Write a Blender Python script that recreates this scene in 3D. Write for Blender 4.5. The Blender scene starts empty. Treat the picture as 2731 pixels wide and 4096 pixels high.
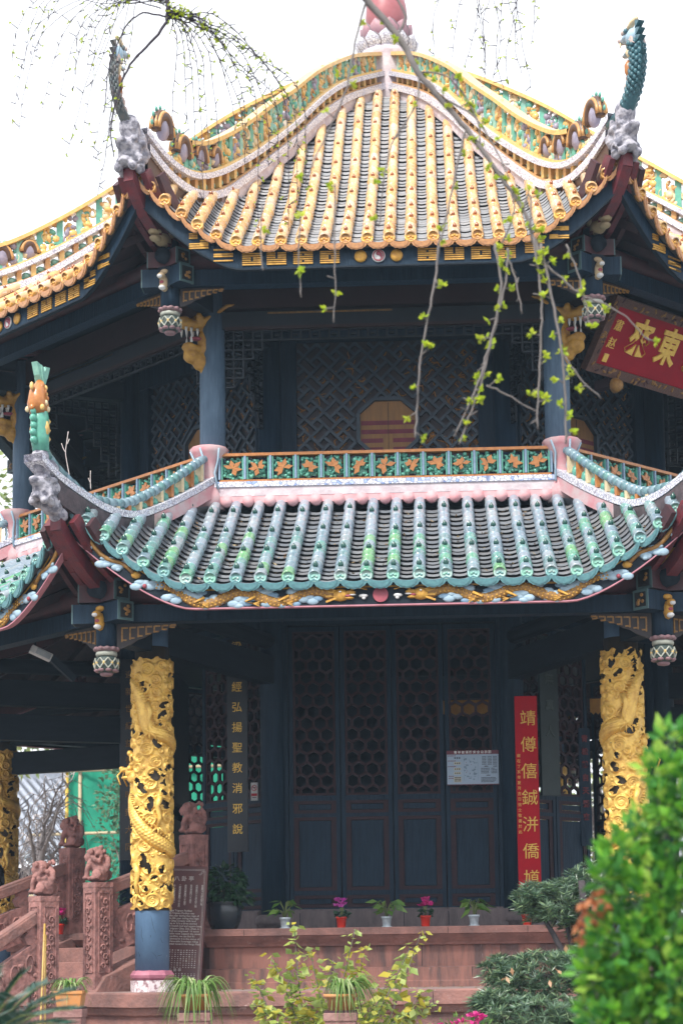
import bpy, math, random
import numpy as np
from math import sin, cos, pi, sqrt, atan2, hypot
from mathutils import Vector, Matrix
RAD = math.radians
rnd = random.Random(11)
nr = np.random.default_rng(5)
sc = bpy.context.scene
# ------------------------------------------------------------------ camera, sky, sun, exposure
ZC = 1.45                                   # eye height above the courtyard
PITCH, ROLL = RAD(7.0151), RAD(.7673)
FPX, CX, CY, W0, H0 = 7663.95, 1427.4, 2890.4, 2731, 4096
right0, fwd, up0 = Vector((1, 0, 0)), Vector((0, cos(PITCH), sin(PITCH))), Vector((0, -sin(PITCH), cos(PITCH)))
cr, sr = cos(ROLL), sin(ROLL)
rx, uy = right0*cr - up0*sr, right0*sr + up0*cr
cam = bpy.data.cameras.new('camera')
camo = bpy.data.objects.new('camera', cam)
sc.collection.objects.link(camo)
M = Matrix((rx, uy, -fwd)).transposed().to_4x4()
M.translation = Vector((0, 0, ZC))
camo.matrix_world = M
cam.sensor_fit = 'VERTICAL'
cam.sensor_height = 36
cam.lens = FPX/H0*36
cam.shift_x = -(CX - W0/2)/H0
cam.shift_y = (CY - H0/2)/H0
cam.clip_start, cam.clip_end = .1, 2000
cam.dof.use_dof = True
cam.dof.focus_distance = 17.8
cam.dof.aperture_fstop = 2.8
sc.camera = camo
SUN_EL, SUN_AZ = RAD(50), RAD(-28)          # azimuth from straight behind the camera, negative = left
world = bpy.data.worlds.new('World')
sc.world = world
world.use_nodes = True
nt = world.node_tree
bg = nt.nodes['Background']
sky = nt.nodes.new('ShaderNodeTexSky')
sky.sky_type = 'NISHITA'
sky.sun_disc = False
sky.sun_elevation = SUN_EL
sky.sun_rotation = RAD(180) - SUN_AZ
sky.air_density, sky.dust_density, sky.ozone_density = 1.2, 6, 1
tc = nt.nodes.new('ShaderNodeTexCoord')
nz = nt.nodes.new('ShaderNodeTexNoise'); nz.inputs['Scale'].default_value = 1.6; nz.inputs['Detail'].default_value = 5
rmp = nt.nodes.new('ShaderNodeValToRGB')
rmp.color_ramp.elements[0].color = (8.2, 8.5, 9.2, 1); rmp.color_ramp.elements[1].color = (9.6, 9.7, 9.9, 1)
mixs = nt.nodes.new('ShaderNodeMix'); mixs.data_type = 'RGBA'; mixs.inputs[0].default_value = .88
nt.links.new(tc.outputs['Generated'], nz.inputs['Vector']); nt.links.new(nz.outputs['Fac'], rmp.inputs[0])
nt.links.new(sky.outputs[0], mixs.inputs[6]); nt.links.new(rmp.outputs[0], mixs.inputs[7])
nt.links.new(mixs.outputs[2], bg.inputs[0])
bg.inputs[1].default_value = .085
sun = bpy.data.lights.new('sun', 'SUN')
sun.energy, sun.angle, sun.color = 2.2, RAD(13), (1, .96, .88)
suno = bpy.data.objects.new('sun', sun)
sc.collection.objects.link(suno)
sdir = Vector((sin(SUN_AZ)*cos(SUN_EL), -cos(SUN_AZ)*cos(SUN_EL), sin(SUN_EL)))   # towards the sun
suno.rotation_euler = sdir.to_track_quat('Z', 'Y').to_euler()
suno.location = sdir*60
vs = sc.view_settings
vs.view_transform, vs.look, vs.gamma, vs.use_curve_mapping = 'Standard', 'None', 1, False
vs.exposure = 1.2
sc.cycles.use_denoising = True
sc.cycles.max_bounces = 8
# ------------------------------------------------------------------ places
XB, YB, YAW = .5044, 23.6297, RAD(-2.3646)   # pavilion centre and turn
cyw, syw = cos(YAW), sin(YAW)
def L2W(x, y, z):                            # pavilion frame (z from eye level) -> world
    return Vector((XB + x*cyw - y*syw, YB + x*syw + y*cyw, z + ZC))
def at(U, V, Y):                             # pixel of the photograph at depth Y -> world
    a, b = U - CX, V - CY
    u, v = a*cr - b*sr, a*sr + b*cr
    d = right0*(u/FPX) + fwd - up0*(v/FPX)
    return d*(Y/d.y) + Vector((0, 0, ZC))
# ------------------------------------------------------------------ materials
MATS = {}
def mat(name, c, c2=None, chips=None, rough=.6, scale=9, bump=.15, metal=0, spec=.4, island=None, trans=0, stretch=None, fac=(.35, .7), bscale=None, coat=0, detail=6, ifac=.72):
    if name in MATS: return MATS[name]
    m = bpy.data.materials.new(name); m.use_nodes = True
    t = m.node_tree; N, Lk = t.nodes, t.links
    b = N['Principled BSDF']
    b.inputs['Roughness'].default_value = rough
    b.inputs['Metallic'].default_value = metal
    b.inputs['Specular IOR Level'].default_value = spec
    b.inputs['Coat Weight'].default_value = coat
    tcn = N.new('ShaderNodeTexCoord'); src = tcn.outputs['Object']
    if stretch:
        mp = N.new('ShaderNodeMapping'); mp.inputs['Scale'].default_value = stretch
        Lk.new(src, mp.inputs[0]); src = mp.outputs[0]
    no = N.new('ShaderNodeTexNoise'); no.inputs['Scale'].default_value = scale; no.inputs['Detail'].default_value = detail
    no.inputs['Roughness'].default_value = .62
    Lk.new(src, no.inputs['Vector'])
    if c2 is None: c2 = tuple(x*.72 for x in c)
    r = N.new('ShaderNodeValToRGB')
    r.color_ramp.elements[0].position, r.color_ramp.elements[1].position = fac
    r.color_ramp.elements[0].color = (*c2, 1); r.color_ramp.elements[1].color = (*c, 1)
    Lk.new(no.outputs['Fac'], r.inputs[0]); col = r.outputs[0]
    if island:                                # each piece fired / grown a little differently
        g = N.new('ShaderNodeNewGeometry'); r2 = N.new('ShaderNodeValToRGB'); r2.color_ramp.interpolation = 'CONSTANT'
        e = r2.color_ramp.elements
        while len(e) < len(island): e.new(.5)
        for i, ic in enumerate(island): e[i].position = i/len(island); e[i].color = (*ic, 1)
        Lk.new(g.outputs['Random Per Island'], r2.inputs[0])
        mx = N.new('ShaderNodeMix'); mx.data_type = 'RGBA'; mx.inputs[0].default_value = ifac
        Lk.new(col, mx.inputs[6]); Lk.new(r2.outputs[0], mx.inputs[7]); col = mx.outputs[2]
    if chips:                                 # flaked paint, dust and specks: (colour, amount, scale)
        cn = N.new('ShaderNodeTexNoise'); cn.inputs['Scale'].default_value = chips[2]; cn.inputs['Detail'].default_value = 8; cn.inputs['Roughness'].default_value = .7
        Lk.new(src, cn.inputs['Vector']); cr_ = N.new('ShaderNodeValToRGB'); cr_.color_ramp.elements[0].position = .72-chips[1]; cr_.color_ramp.elements[1].position = .78-chips[1]
        cm = N.new('ShaderNodeMix'); cm.data_type = 'RGBA'; Lk.new(cn.outputs['Fac'], cr_.inputs[0]); Lk.new(cr_.outputs[0], cm.inputs[0]); Lk.new(col, cm.inputs[6]); cm.inputs[7].default_value = (*chips[0], 1); col = cm.outputs[2]
    Lk.new(col, b.inputs['Base Color'])
    if bump:
        bn = no
        if bscale:
            bn = N.new('ShaderNodeTexNoise'); bn.inputs['Scale'].default_value = bscale; bn.inputs['Detail'].default_value = 4
            Lk.new(src, bn.inputs['Vector'])
        bp = N.new('ShaderNodeBump'); bp.inputs['Strength'].default_value = bump; bp.inputs['Distance'].default_value = .02
        Lk.new(bn.outputs['Fac'], bp.inputs['Height']); Lk.new(bp.outputs[0], b.inputs['Normal'])
    if trans:
        tr = N.new('ShaderNodeBsdfTranslucent'); ms = N.new('ShaderNodeMixShader'); ms.inputs[0].default_value = trans
        Lk.new(col, tr.inputs[0]); Lk.new(b.outputs[0], ms.inputs[1]); Lk.new(tr.outputs[0], ms.inputs[2])
        Lk.new(ms.outputs[0], N['Material Output'].inputs['Surface'])
    MATS[name] = m
    return m
def mosaic(name, c, line, scale=26, c3=None):       # broken porcelain set in mortar
    if name in MATS: return MATS[name]
    m = mat(name, c, rough=.3, bump=0)
    t = m.node_tree; N, Lk = t.nodes, t.links; b = N['Principled BSDF']
    tcn = N.new('ShaderNodeTexCoord')
    v = N.new('ShaderNodeTexVoronoi'); v.feature = 'DISTANCE_TO_EDGE'; v.inputs['Scale'].default_value = scale
    v2 = N.new('ShaderNodeTexVoronoi'); v2.inputs['Scale'].default_value = scale
    Lk.new(tcn.outputs['Object'], v.inputs['Vector']); Lk.new(tcn.outputs['Object'], v2.inputs['Vector'])
    r = N.new('ShaderNodeValToRGB'); e = r.color_ramp.elements
    e[0].position, e[0].color = .04, (*line, 1); e[1].position, e[1].color = .12, (1, 1, 1, 1)
    Lk.new(v.outputs['Distance'], r.inputs[0])
    r2 = N.new('ShaderNodeValToRGB'); e = r2.color_ramp.elements
    e[0].color = (*c, 1); e[1].color = (*(c3 or c), 1); e[0].position = .55; e[1].position = .8
    Lk.new(v2.outputs['Color'], r2.inputs[0])
    mx = N.new('ShaderNodeMix'); mx.data_type = 'RGBA'; mx.blend_type = 'MULTIPLY'; mx.inputs[0].default_value = 1
    Lk.new(r2.outputs[0], mx.inputs[6]); Lk.new(r.outputs[0], mx.inputs[7])
    Lk.new(mx.outputs[2], b.inputs['Base Color'])
    bp = N.new('ShaderNodeBump'); bp.inputs['Strength'].default_value = .5; bp.inputs['Distance'].default_value = .01
    Lk.new(v.outputs['Distance'], bp.inputs['Height']); Lk.new(bp.outputs[0], b.inputs['Normal'])
    return m
navy = mat('navy_paint', (.014, .034, .060), (.008, .020, .038), rough=.55, spec=.15, scale=7, bump=.3, stretch=(4, 4, .35), bscale=16, chips=((.045, .07, .095), .06, 9))
navyL = mat('navy_paint_weathered', (.085, .14, .21), (.05, .09, .145), rough=.6, scale=8, bump=.4, stretch=(3, 3, .5), bscale=14, chips=((.24, .30, .36), .05, 12))
dark = mat('dark_timber', (.013, .021, .032), (.008, .014, .022), rough=.65, spec=.15, scale=4, stretch=(.6, .6, 3))
brown = mat('brown_red_trim', (.050, .024, .029), (.032, .018, .024), spec=.15, rough=.6, scale=12)
redw = mat('red_rafter_paint', (.17, .022, .030), (.09, .026, .036), rough=.5, scale=14, bump=.2, bscale=50)
redd = mat('dark_red_timber', (.075, .022, .028), (.040, .018, .024), rough=.6, scale=8)
gold = mat('gold_leaf', (.84, .55, .13), (.56, .31, .07), rough=.4, scale=13, bump=.25, metal=.28, spec=.5, bscale=60, fac=(.3, .62))
goldp = mat('gold_paint', (.62, .36, .06), (.40, .20, .04), rough=.5, scale=30, bump=.1, metal=.15)
goldd = mat('old_gold_paint', (.36, .19, .04), (.19, .095, .03), rough=.5, scale=30, bump=.2)
stone = mat('red_sandstone', (.28, .138, .118), (.135, .078, .073), rough=.85, scale=3.6, bump=.45, bscale=30, fac=(.34, .62), chips=((.36, .25, .235), .09, 7))
stoneg = mat('weathered_sandstone_top', (.30, .235, .225), (.215, .15, .14), rough=.9, scale=5, bump=.3, bscale=60)
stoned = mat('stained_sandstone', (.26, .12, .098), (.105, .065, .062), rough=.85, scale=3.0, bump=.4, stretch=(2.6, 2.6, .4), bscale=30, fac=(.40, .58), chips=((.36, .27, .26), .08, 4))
grey = mat('grey_sill_stone', (.175, .14, .145), (.10, .085, .09), rough=.85, scale=7, bump=.3, stretch=(2, 2, .6), bscale=50)
pinkp = mat('pink_plaster', (.54, .44, .45), (.56, .24, .27), rough=.7, scale=4, bump=.2, fac=(.34, .6))
whitep = mat('white_plaster', (.66, .60, .62), (.46, .38, .42), rough=.75, scale=8, bump=.3, bscale=40)
porc = mosaic('porcelain_mosaic', (.74, .74, .80), (.42, .40, .46), 30, (.60, .62, .74))
porcb = mosaic('blue_white_porcelain_mosaic', (.70, .72, .78), (.45, .43, .48), 24, (.30, .42, .72))
mortar = mat('roof_mortar', (.17, .16, .16), (.09, .085, .09), rough=.9, scale=20, bump=.4)
dplas = mat('dark_stained_plaster', (.115, .085, .095), (.06, .05, .058), rough=.85, scale=16, bump=.35)
glazeY = mat('yellow_glazed_tile', (.76, .50, .24), (.30, .20, .14), rough=.22, scale=5, bump=.2, spec=.5, coat=.25, fac=(.36, .54), chips=((.80, .72, .66), .10, 7), ifac=.55,
             island=[(.76, .48, .18), (.70, .38, .11), (.80, .60, .36), (.66, .33, .10), (.74, .46, .22), (.74, .56, .44), (.78, .52, .24)])
glazeG = mat('green_grey_glazed_tile', (.22, .30, .33), (.10, .15, .18), rough=.24, scale=7, bump=.15, spec=.5, coat=.25, fac=(.34, .55), chips=((.42, .44, .45), .06, 9), ifac=.6,
             island=[(.18, .32, .34), (.10, .42, .22), (.26, .36, .42), (.14, .34, .31), (.34, .39, .42), (.17, .48, .13), (.19, .28, .36), (.12, .40, .32)])
glazeB = mat('blue_grey_glazed_tile', (.25, .31, .37), (.14, .18, .23), rough=.28, scale=8, bump=.15, coat=.2, fac=(.34, .55), chips=((.42, .43, .45), .07, 9), ifac=.6,
             island=[(.26, .35, .42), (.33, .40, .48), (.21, .30, .38), (.29, .38, .46), (.37, .42, .46)])
panU = mat('pale_grey_pan_tile', (.34, .35, .38), (.20, .21, .23), rough=.65, scale=20, bump=.25, island=[(.36, .37, .40), (.28, .29, .32), (.40, .41, .43), (.32, .32, .33), (.30, .32, .35)])
panT = mat('grey_pan_tile', (.19, .20, .225), (.10, .11, .13), rough=.65, scale=24, bump=.25,
           island=[(.20, .215, .24), (.14, .15, .17), (.24, .25, .27), (.18, .18, .19), (.15, .17, .20)])
nailG = mat('dark_green_glazed_knob', (.012, .06, .055), (.02, .085, .07), rough=.15, scale=20, bump=0, coat=.4)
nailO = mat('orange_glazed_knob', (.38, .11, .02), (.20, .06, .02), rough=.2, scale=20, bump=0, coat=.4)
discG = mat('green_glazed_tile_end', (.20, .42, .36), (.12, .28, .27), rough=.3, scale=30, bump=.3, coat=.2,
            island=[(.22, .46, .36), (.14, .30, .32), (.24, .44, .42), (.36, .46, .44)])
dripG = mat('teal_glazed_drip_tile', (.12, .30, .32), (.09, .20, .24), rough=.3, scale=40, bump=.3, coat=.2)
discY = mat('yellow_glazed_tile_end', (.66, .36, .07), (.40, .20, .05), rough=.3, scale=30, bump=.3, coat=.2,
            island=[(.68, .40, .07), (.60, .30, .06), (.70, .42, .12), (.45, .22, .06)])
dripY = mat('orange_glazed_drip_tile', (.60, .31, .13), (.42, .20, .10), rough=.3, scale=40, bump=.3, coat=.2)
cgreen = mat('green_glazed_relief', (.12, .42, .30), (.09, .30, .25), rough=.28, scale=18, bump=.2, coat=.2)
cteal = mat('pale_green_glaze', (.28, .52, .42), (.16, .36, .31), rough=.3, scale=16, bump=.2, coat=.2)
corange = mat('orange_glaze', (.50, .20, .05), (.33, .12, .035), rough=.3, scale=18, bump=.2, coat=.2)
cyellow = mat('yellow_glaze', (.74, .52, .17), (.60, .36, .12), rough=.3, scale=18, bump=.2, coat=.2)
ccream = mat('cream_glaze', (.72, .60, .38), (.56, .44, .28), rough=.35, scale=18, bump=.2)
cpurple = mat('lilac_grey_glaze', (.34, .31, .40), (.24, .22, .30), rough=.35, scale=18, bump=.2)
cblue = mat('blue_grey_glazed_strip', (.24, .34, .46), (.17, .25, .36), rough=.4, scale=20, bump=.1)
tubeb = mat('blue_green_glazed_ridge_tube', (.16, .26, .32), (.11, .22, .24), rough=.25, scale=14, bump=.1, coat=.2,
            island=[(.17, .27, .34), (.14, .24, .27), (.22, .31, .37), (.13, .28, .26)])
lblue = mat('pale_blue_paint', (.38, .50, .60), (.24, .36, .46), rough=.5, scale=16, bump=.2)
redpt = mat('dark_pink_paint', (.36, .075, .10), (.24, .05, .075), rough=.5, scale=14, bump=.15)
wht = mat('white_paint', (.72, .72, .72), (.55, .56, .57), rough=.5, scale=20, bump=.1)
blk = mat('black_paint', (.015, .016, .018), (.010, .011, .013), rough=.5, scale=20, bump=.1)
# ------------------------------------------------------------------ mesh helpers
class MB:
    def __init__(s): s.v, s.f, s.m, s.s = [], [], [], []
    def add(s, vs, fs, mi=0, smooth=False, M=None):
        o = len(s.v)
        s.v += [tuple(M @ Vector(p)) for p in vs] if M else [tuple(p) for p in vs]
        s.f += [tuple(i + o for i in f) for f in fs]
        s.m += [mi]*len(fs); s.s += [smooth]*len(fs)
        return s
    def box(s, c, d, mi=0, M=None):
        x, y, z = (q/2 for q in d)
        vs = [(c[0]+a*x, c[1]+b*y, c[2]+e*z) for a in (-1, 1) for b in (-1, 1) for e in (-1, 1)]
        return s.add(vs, [(0, 1, 3, 2), (4, 6, 7, 5), (0, 4, 5, 1), (2, 3, 7, 6), (0, 2, 6, 4), (1, 5, 7, 3)], mi, False, M)
    def bar(s, a, b, w, h, mi=0, up=(0, 0, 1), M=None):      # rectangular bar from a to b
        a, b = Vector(a), Vector(b); d = (b-a).normalized(); u = Vector(up)
        if abs(d.dot(u)) > .98: u = Vector((0, 1, 0)) if abs(d.y) < .9 else Vector((1, 0, 0))
        sd = d.cross(u).normalized(); u = sd.cross(d)
        vs = [p + sd*(i*w/2) + u*(j*h/2) for p in (a, b) for i, j in ((-1, -1), (1, -1), (1, 1), (-1, 1))]
        return s.add(vs, [(3, 2, 1, 0), (4, 5, 6, 7), (0, 1, 5, 4), (1, 2, 6, 5), (2, 3, 7, 6), (3, 0, 4, 7)], mi, False, M)
    def tube(s, path, r, n=6, mi=0, caps=True, M=None, flat=1):
        P = [Vector(p) for p in path]; k = len(P)
        if not hasattr(r, '__len__'): r = [r]*k
        vs, u = [], None
        for i, p in enumerate(P):
            d = (P[min(i+1, k-1)] - P[max(i-1, 0)])
            d = d.normalized() if d.length > 1e-9 else Vector((0, 0, 1))
            if u is None:
                u = Vector((0, 0, 1)) if abs(d.z) < .9 else Vector((1, 0, 0))
            u = (u - d*u.dot(d)); u = u.normalized() if u.length > 1e-6 else d.orthogonal().normalized()
            w = d.cross(u)
            vs += [p + (u*cos(2*pi*j/n)*flat + w*sin(2*pi*j/n))*r[i] for j in range(n)]
        fs = [(i*n+j, i*n+(j+1) % n, (i+1)*n+(j+1) % n, (i+1)*n+j) for i in range(k-1) for j in range(n)]
        if caps: fs += [tuple(range(n-1, -1, -1)), tuple((k-1)*n+j for j in range(n))]
        return s.add(vs, fs, mi, n > 4, M)
    def lathe(s, prof, n=12, mi=0, M=None, c=(0, 0, 0), smooth=True, ph=0):
        vs = [(c[0]+r*cos(2*pi*j/n+ph), c[1]+r*sin(2*pi*j/n+ph), c[2]+z) for r, z in prof for j in range(n)]
        k = len(prof)
        fs = [(i*n+j, i*n+(j+1) % n, (i+1)*n+(j+1) % n, (i+1)*n+j) for i in range(k-1) for j in range(n)]
        fs += [tuple(range(n-1, -1, -1)), tuple((k-1)*n+j for j in range(n))]
        return s.add(vs, fs, mi, smooth, M)
    def ell(s, c, r, mi=0, n=8, M=None, rot=None):
        if not hasattr(r, '__len__'): r = (r, r, r)
        h = max(4, n//2+1); T = Matrix.Translation(Vector(c))
        if rot is not None: T = T @ rot.to_4x4()
        if M: T = M @ T
        vs = [(0, 0, -r[2])] + [(r[0]*cos(2*pi*j/n)*sin(pi*i/h), r[1]*sin(2*pi*j/n)*sin(pi*i/h), -r[2]*cos(pi*i/h)) for i in range(1, h) for j in range(n)] + [(0, 0, r[2])]
        fs = [(0, 1+(j+1) % n, 1+j) for j in range(n)]
        fs += [(1+i*n+j, 1+i*n+(j+1) % n, 1+(i+1)*n+(j+1) % n, 1+(i+1)*n+j) for i in range(h-2) for j in range(n)]
        o = 1+(h-2)*n
        fs += [(o+j, o+(j+1) % n, o+n) for j in range(n)]
        return s.add(vs, fs, mi, True, T)
    def prism(s, poly, y0, y1, mi=0, M=None):                  # polygon in x,z extruded along y
        n = len(poly)
        vs = [(x, y0, z) for x, z in poly] + [(x, y1, z) for x, z in poly]
        fs = [tuple(range(n)), tuple(range(2*n-1, n-1, -1))] + [(j, j+n, (j+1) % n+n, (j+1) % n) for j in range(n)]
        return s.add(vs, fs, mi, False, M)
    def grid(s, rows, mi=0, smooth=True, M=None):              # rows of equal length point lists
        n = len(rows[0]); vs = [p for r in rows for p in r]
        fs = [(i*n+j, i*n+j+1, (i+1)*n+j+1, (i+1)*n+j) for i in range(len(rows)-1) for j in range(n-1)]
        return s.add(vs, fs, mi, smooth, M)
    def mesh(s, name, mats):
        me = bpy.data.meshes.new(name)
        me.from_pydata(s.v, [], s.f)
        for m in (mats if isinstance(mats, (list, tuple)) else [mats]): me.materials.append(m)
        me.polygons.foreach_set('material_index', s.m)
        me.polygons.foreach_set('use_smooth', s.s)
        me.update()
        return me
def obj(name, me, parent=None, loc=(0, 0, 0), rotz=0, mats=None, label=None, bevel=0, remesh=0):
    if isinstance(me, MB): me = me.mesh(name, mats)
    o = bpy.data.objects.new(name, me)
    sc.collection.objects.link(o)
    if remesh:                                 # melt overlapping lumps into one carved skin
        md = o.modifiers.new('melt', 'REMESH'); md.mode = 'VOXEL'; md.voxel_size = remesh; md.use_smooth_shade = True
        sm = o.modifiers.new('soft', 'SMOOTH'); sm.iterations = 1; sm.factor = .5
        dg = bpy.context.evaluated_depsgraph_get(); dg.update()
        m2 = bpy.data.meshes.new_from_object(o.evaluated_get(dg))
        o.modifiers.clear(); o.data = m2
        if len(m2.materials) == 0:
            for m in (mats if isinstance(mats, (list, tuple)) else [mats]): m2.materials.append(m)
    o.location = loc; o.rotation_euler = (0, 0, rotz)
    if parent: o.parent = parent
    if label: o['label'] = label
    if bevel:
        b = o.modifiers.new('edge', 'BEVEL'); b.width = bevel; b.segments = 2; b.limit_method = 'ANGLE'
    return o
def thing(name, label, cat, loc=(0, 0, 0), rotz=0, group=None):
    o = bpy.data.objects.new(name, None); sc.collection.objects.link(o)
    o.empty_display_size = .2
    o.location = loc; o.rotation_euler = (0, 0, rotz); o['label'] = label; o['category'] = cat
    if group: o['group'] = group
    return o
def tag(o, label, cat, group=None):
    o['label'] = label; o['category'] = cat
    if group: o['group'] = group
    return o
def lettering(body, size, M, line=1.0, extrude=.004, bold=.0, align='CENTER', sx=1):   # -> list of (verts, faces) in place
    c = bpy.data.curves.new('lettering', 'FONT'); c.body = body; c.size = size; c.align_x = align; c.align_y = 'TOP'
    c.space_line = line; c.extrude = extrude; c.offset = bold; c.resolution_u = 2
    o = bpy.data.objects.new('lettering', c); sc.collection.objects.link(o)
    dg = bpy.context.evaluated_depsgraph_get(); dg.update()
    me = bpy.data.meshes.new_from_object(o.evaluated_get(dg))
    S = M @ Matrix.Rotation(pi/2, 4, 'X') @ Matrix.Diagonal((sx, 1, 1, 1))
    vs = [tuple(S @ v.co) for v in me.vertices]; fs = [tuple(p.vertices) for p in me.polygons]
    bpy.data.objects.remove(o); bpy.data.curves.remove(c); bpy.data.meshes.remove(me)
    return vs, fs
def T3(x, y, z): return Matrix.Translation((x, y, z))
def lerp(tab, x):
    if x <= tab[0][0]:
        (a, p), (b, q) = tab[0], tab[1]
    elif x >= tab[-1][0]:
        (a, p), (b, q) = tab[-2], tab[-1]
    else:
        for (a, p), (b, q) in zip(tab, tab[1:]):
            if a <= x <= b: break
    return p + (q-p)*(x-a)/(b-a)
def smoothtab(tab, step=.08):                # Catmull-Rom through the table
    out = []
    for i in range(len(tab)-1):
        p0 = tab[max(i-1, 0)]; p1 = tab[i]; p2 = tab[i+1]; p3 = tab[min(i+2, len(tab)-1)]
        n = max(1, int(hypot(p2[0]-p1[0], p2[1]-p1[1])/step))
        for k in range(n):
            t = k/n
            out.append(tuple(.5*(2*b + (c-a)*t + (2*a-5*b+4*c-d)*t*t + (3*b-a-3*c+d)*t**3) for a, b, c, d in zip(p0, p1, p2, p3)))
    out.append(tab[-1])
    return out
T8 = math.tan(pi/8)
# ------------------------------------------------------------------ setting
g = MB(); g.add([(-600, -600, 0), (600, -600, 0), (600, 600, 0), (-600, 600, 0)], [(0, 1, 2, 3)])
paving = mat('courtyard_paving', (.23, .21, .19), (.14, .13, .12), rough=.9, scale=1.4, bump=.3, bscale=20)
go = obj('ground', g, mats=paving); go['kind'] = 'structure'
# ------------------------------------------------------------------ the pavilion: roofs
pav = thing('octagonal_pavilion', 'two storey octagonal temple pavilion with yellow upper and green lower tiled roof', 'pavilion', (XB, YB, 0), YAW)
HIP = [-pi/2 - pi/8 + k*pi/4 for k in range(8)]
def ztL(d): return 4.64 - .521*(d-4.42) - .03*sin(pi*min(1, max(0, (d-4.42)/2.38)))
def liftL(x): x = abs(x); return 0 if x < 1.7 else .69*((x-1.7)/1.1)**1.5
TU = smoothtab([(.25, 11.03), (.68, 10.76), (1.2, 10.41), (1.79, 9.93), (2.34, 9.44), (2.84, 9.0), (3.41, 8.53), (3.98, 8.11), (4.6, 7.66), (5.73, 6.95)], .2)
def ztU(d): return lerp(TU, d)
def liftU(x): x = abs(x); return 0 if x < 1.35 else .73*((x-1.35)/1.02)**1.5
def tile_field(xs, d0, d1, zt, lift, r, seg, pstep, inset, nails, disc_r, drip_h):
    m = MB()                                   # 0 cover 1 pan 2 knob 3 disc 4 drip 5 mortar 6 upper cover
    A = [RAD(a) for a in (-25, 10, 45, 75, 105, 135, 170, 205)]
    def ring(x, d, rad):
        sl = (zt(d+.02) - zt(d-.02))/.04; q = sqrt(1+sl*sl)
        n = (0, -abs(sl)/q, 1/q)               # surface normal leans outwards
        c = (x, -d, zt(d)+lift(x))
        return [(c[0]+rad*cos(a), c[1]+n[1]*rad*sin(a), c[2]+n[2]*rad*sin(a)) for a in A]
    for x in xs:
        ds = max(d0, abs(x)/T8 + inset); N = max(1, int(round((d1-ds)/seg))); st = (d1-ds)/N
        jx = rnd.uniform(-.008, .008)
        for i in range(N):
            a, b = ds+i*st, ds+(i+1)*st
            if i < N-1: b += .012
            jj = rnd.uniform(-.003, .003)
            up = (d1-b) > .52*(d1-d0) and nails == 'G'
            m.grid([ring(x+jx+jj, a, r*.93), ring(x+jx+jj, b-.01, r*1.0), ring(x+jx+jj, b, r*1.03), ring(x+jx+jj, b, r*.8)], 6 if up or (nails == 'G' and rnd.random() < .25) else 0)
        k = 0; d = d1-.10; step = .62 if nails == 'G' else .52
        while d > ds+.06:
            c = (x+jx+rnd.uniform(-.006, .006), -d, zt(d)+lift(x)+r*.93)
            if rnd.random() > .06:
                m.lathe([(.020, -.012), (.032, .012), (.034, .028), (.027, .048), (.012, .062), (.003, .078)], 8, 2, T3(*c) @ Matrix.Rotation(.35, 4, 'X') @ Matrix.Scale(.78 if nails == 'G' else .66, 4))
            d -= step*rnd.uniform(.94, 1.06)
        Mx = T3(x+jx, -d1-.004, zt(d1)+lift(x)-.004) @ Matrix.Rotation(RAD(78), 4, 'X')
        m.lathe([(disc_r, -.05), (disc_r, .0), (disc_r*.96, .008), (disc_r*.8, .009), (disc_r*.74, .001), (disc_r*.3, .002)], 14, 3, Mx)
        for q in range(3): m.ell((disc_r*.32*(q-1), disc_r*.12*(1 if q == 1 else -.6), .006), (disc_r*.24, disc_r*.20, .008), 3, 6, Mx)
    for x0, x1 in zip(xs, xs[1:]):
        xm, w = (x0+x1)/2, (x1-x0)*.5+.0; far = max(abs(x0), abs(x1))
        ds = max(d0, (abs(xm))/T8 + inset*.6); N = max(1, int(round((d1-ds)/pstep))); st = (d1-ds)/N
        us = [-1, -.66, -.33, 0, .33, .66, 1]
        for i in range(N):
            a, b = ds+i*st-.05, ds+(i+1)*st+rnd.uniform(-.012, .012)
            e = rnd.uniform(-.004, .006)
            def pt(u, d, h): xx = xm+u*w; return (xx, -d, zt(d)+lift(xx)-.034-.036*(1-u*u)+h+e)
            m.grid([[pt(u, a, -.036) for u in us], [pt(u, b, .018) for u in us], [pt(u, b+.003, -.002) for u in us], [pt(u, b-.05, -.004) for u in us]], 1, False)
        n = 12; top = [(u*w*1.02, .012-.03*(1-u*u)) for u in np.linspace(-1, 1, n)]
        bot = [(u*w*1.02, -.012-drip_h*sqrt(max(0, 1-u*u))*(1+.06*cos(u*14))) for u in np.linspace(.98, -.98, n)]
        zz = zt(d1-.015)+lift(xm)-.045; sl = (lift(xm+.05)-lift(xm-.05))/.1
        m.prism([(px, pz+sl*px) for px, pz in top+bot], -.012, .006, 4, T3(xm, -d1-.012, zz) @ Matrix.Rotation(RAD(12), 4, 'X'))
        m.prism([(px*.72, pz*.72-.012+sl*px) for px, pz in top+bot], -.018, -.01, 4, T3(xm, -d1-.012, zz) @ Matrix.Rotation(RAD(12), 4, 'X'))
    ds = np.linspace(d0, d1, 14)
    m.grid([[(u*d*T8, -d, zt(d)+lift(u*d*T8)-.095) for u in np.linspace(-1, 1, 21)] for d in ds], 5)
    return m
xsL = [.118, .355, .592, .829, 1.066, 1.30, 1.522, 1.745, 1.94, 2.13, 2.31, 2.485, 2.645, 2.79]
xsL = [-x for x in xsL[::-1]] + xsL
xsU = [.106, .318, .53, .742, .955, 1.17, 1.385, 1.58, 1.755, 1.92, 2.08, 2.225, 2.355]
xsU = [-x for x in xsU[::-1]] + xsU
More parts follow.
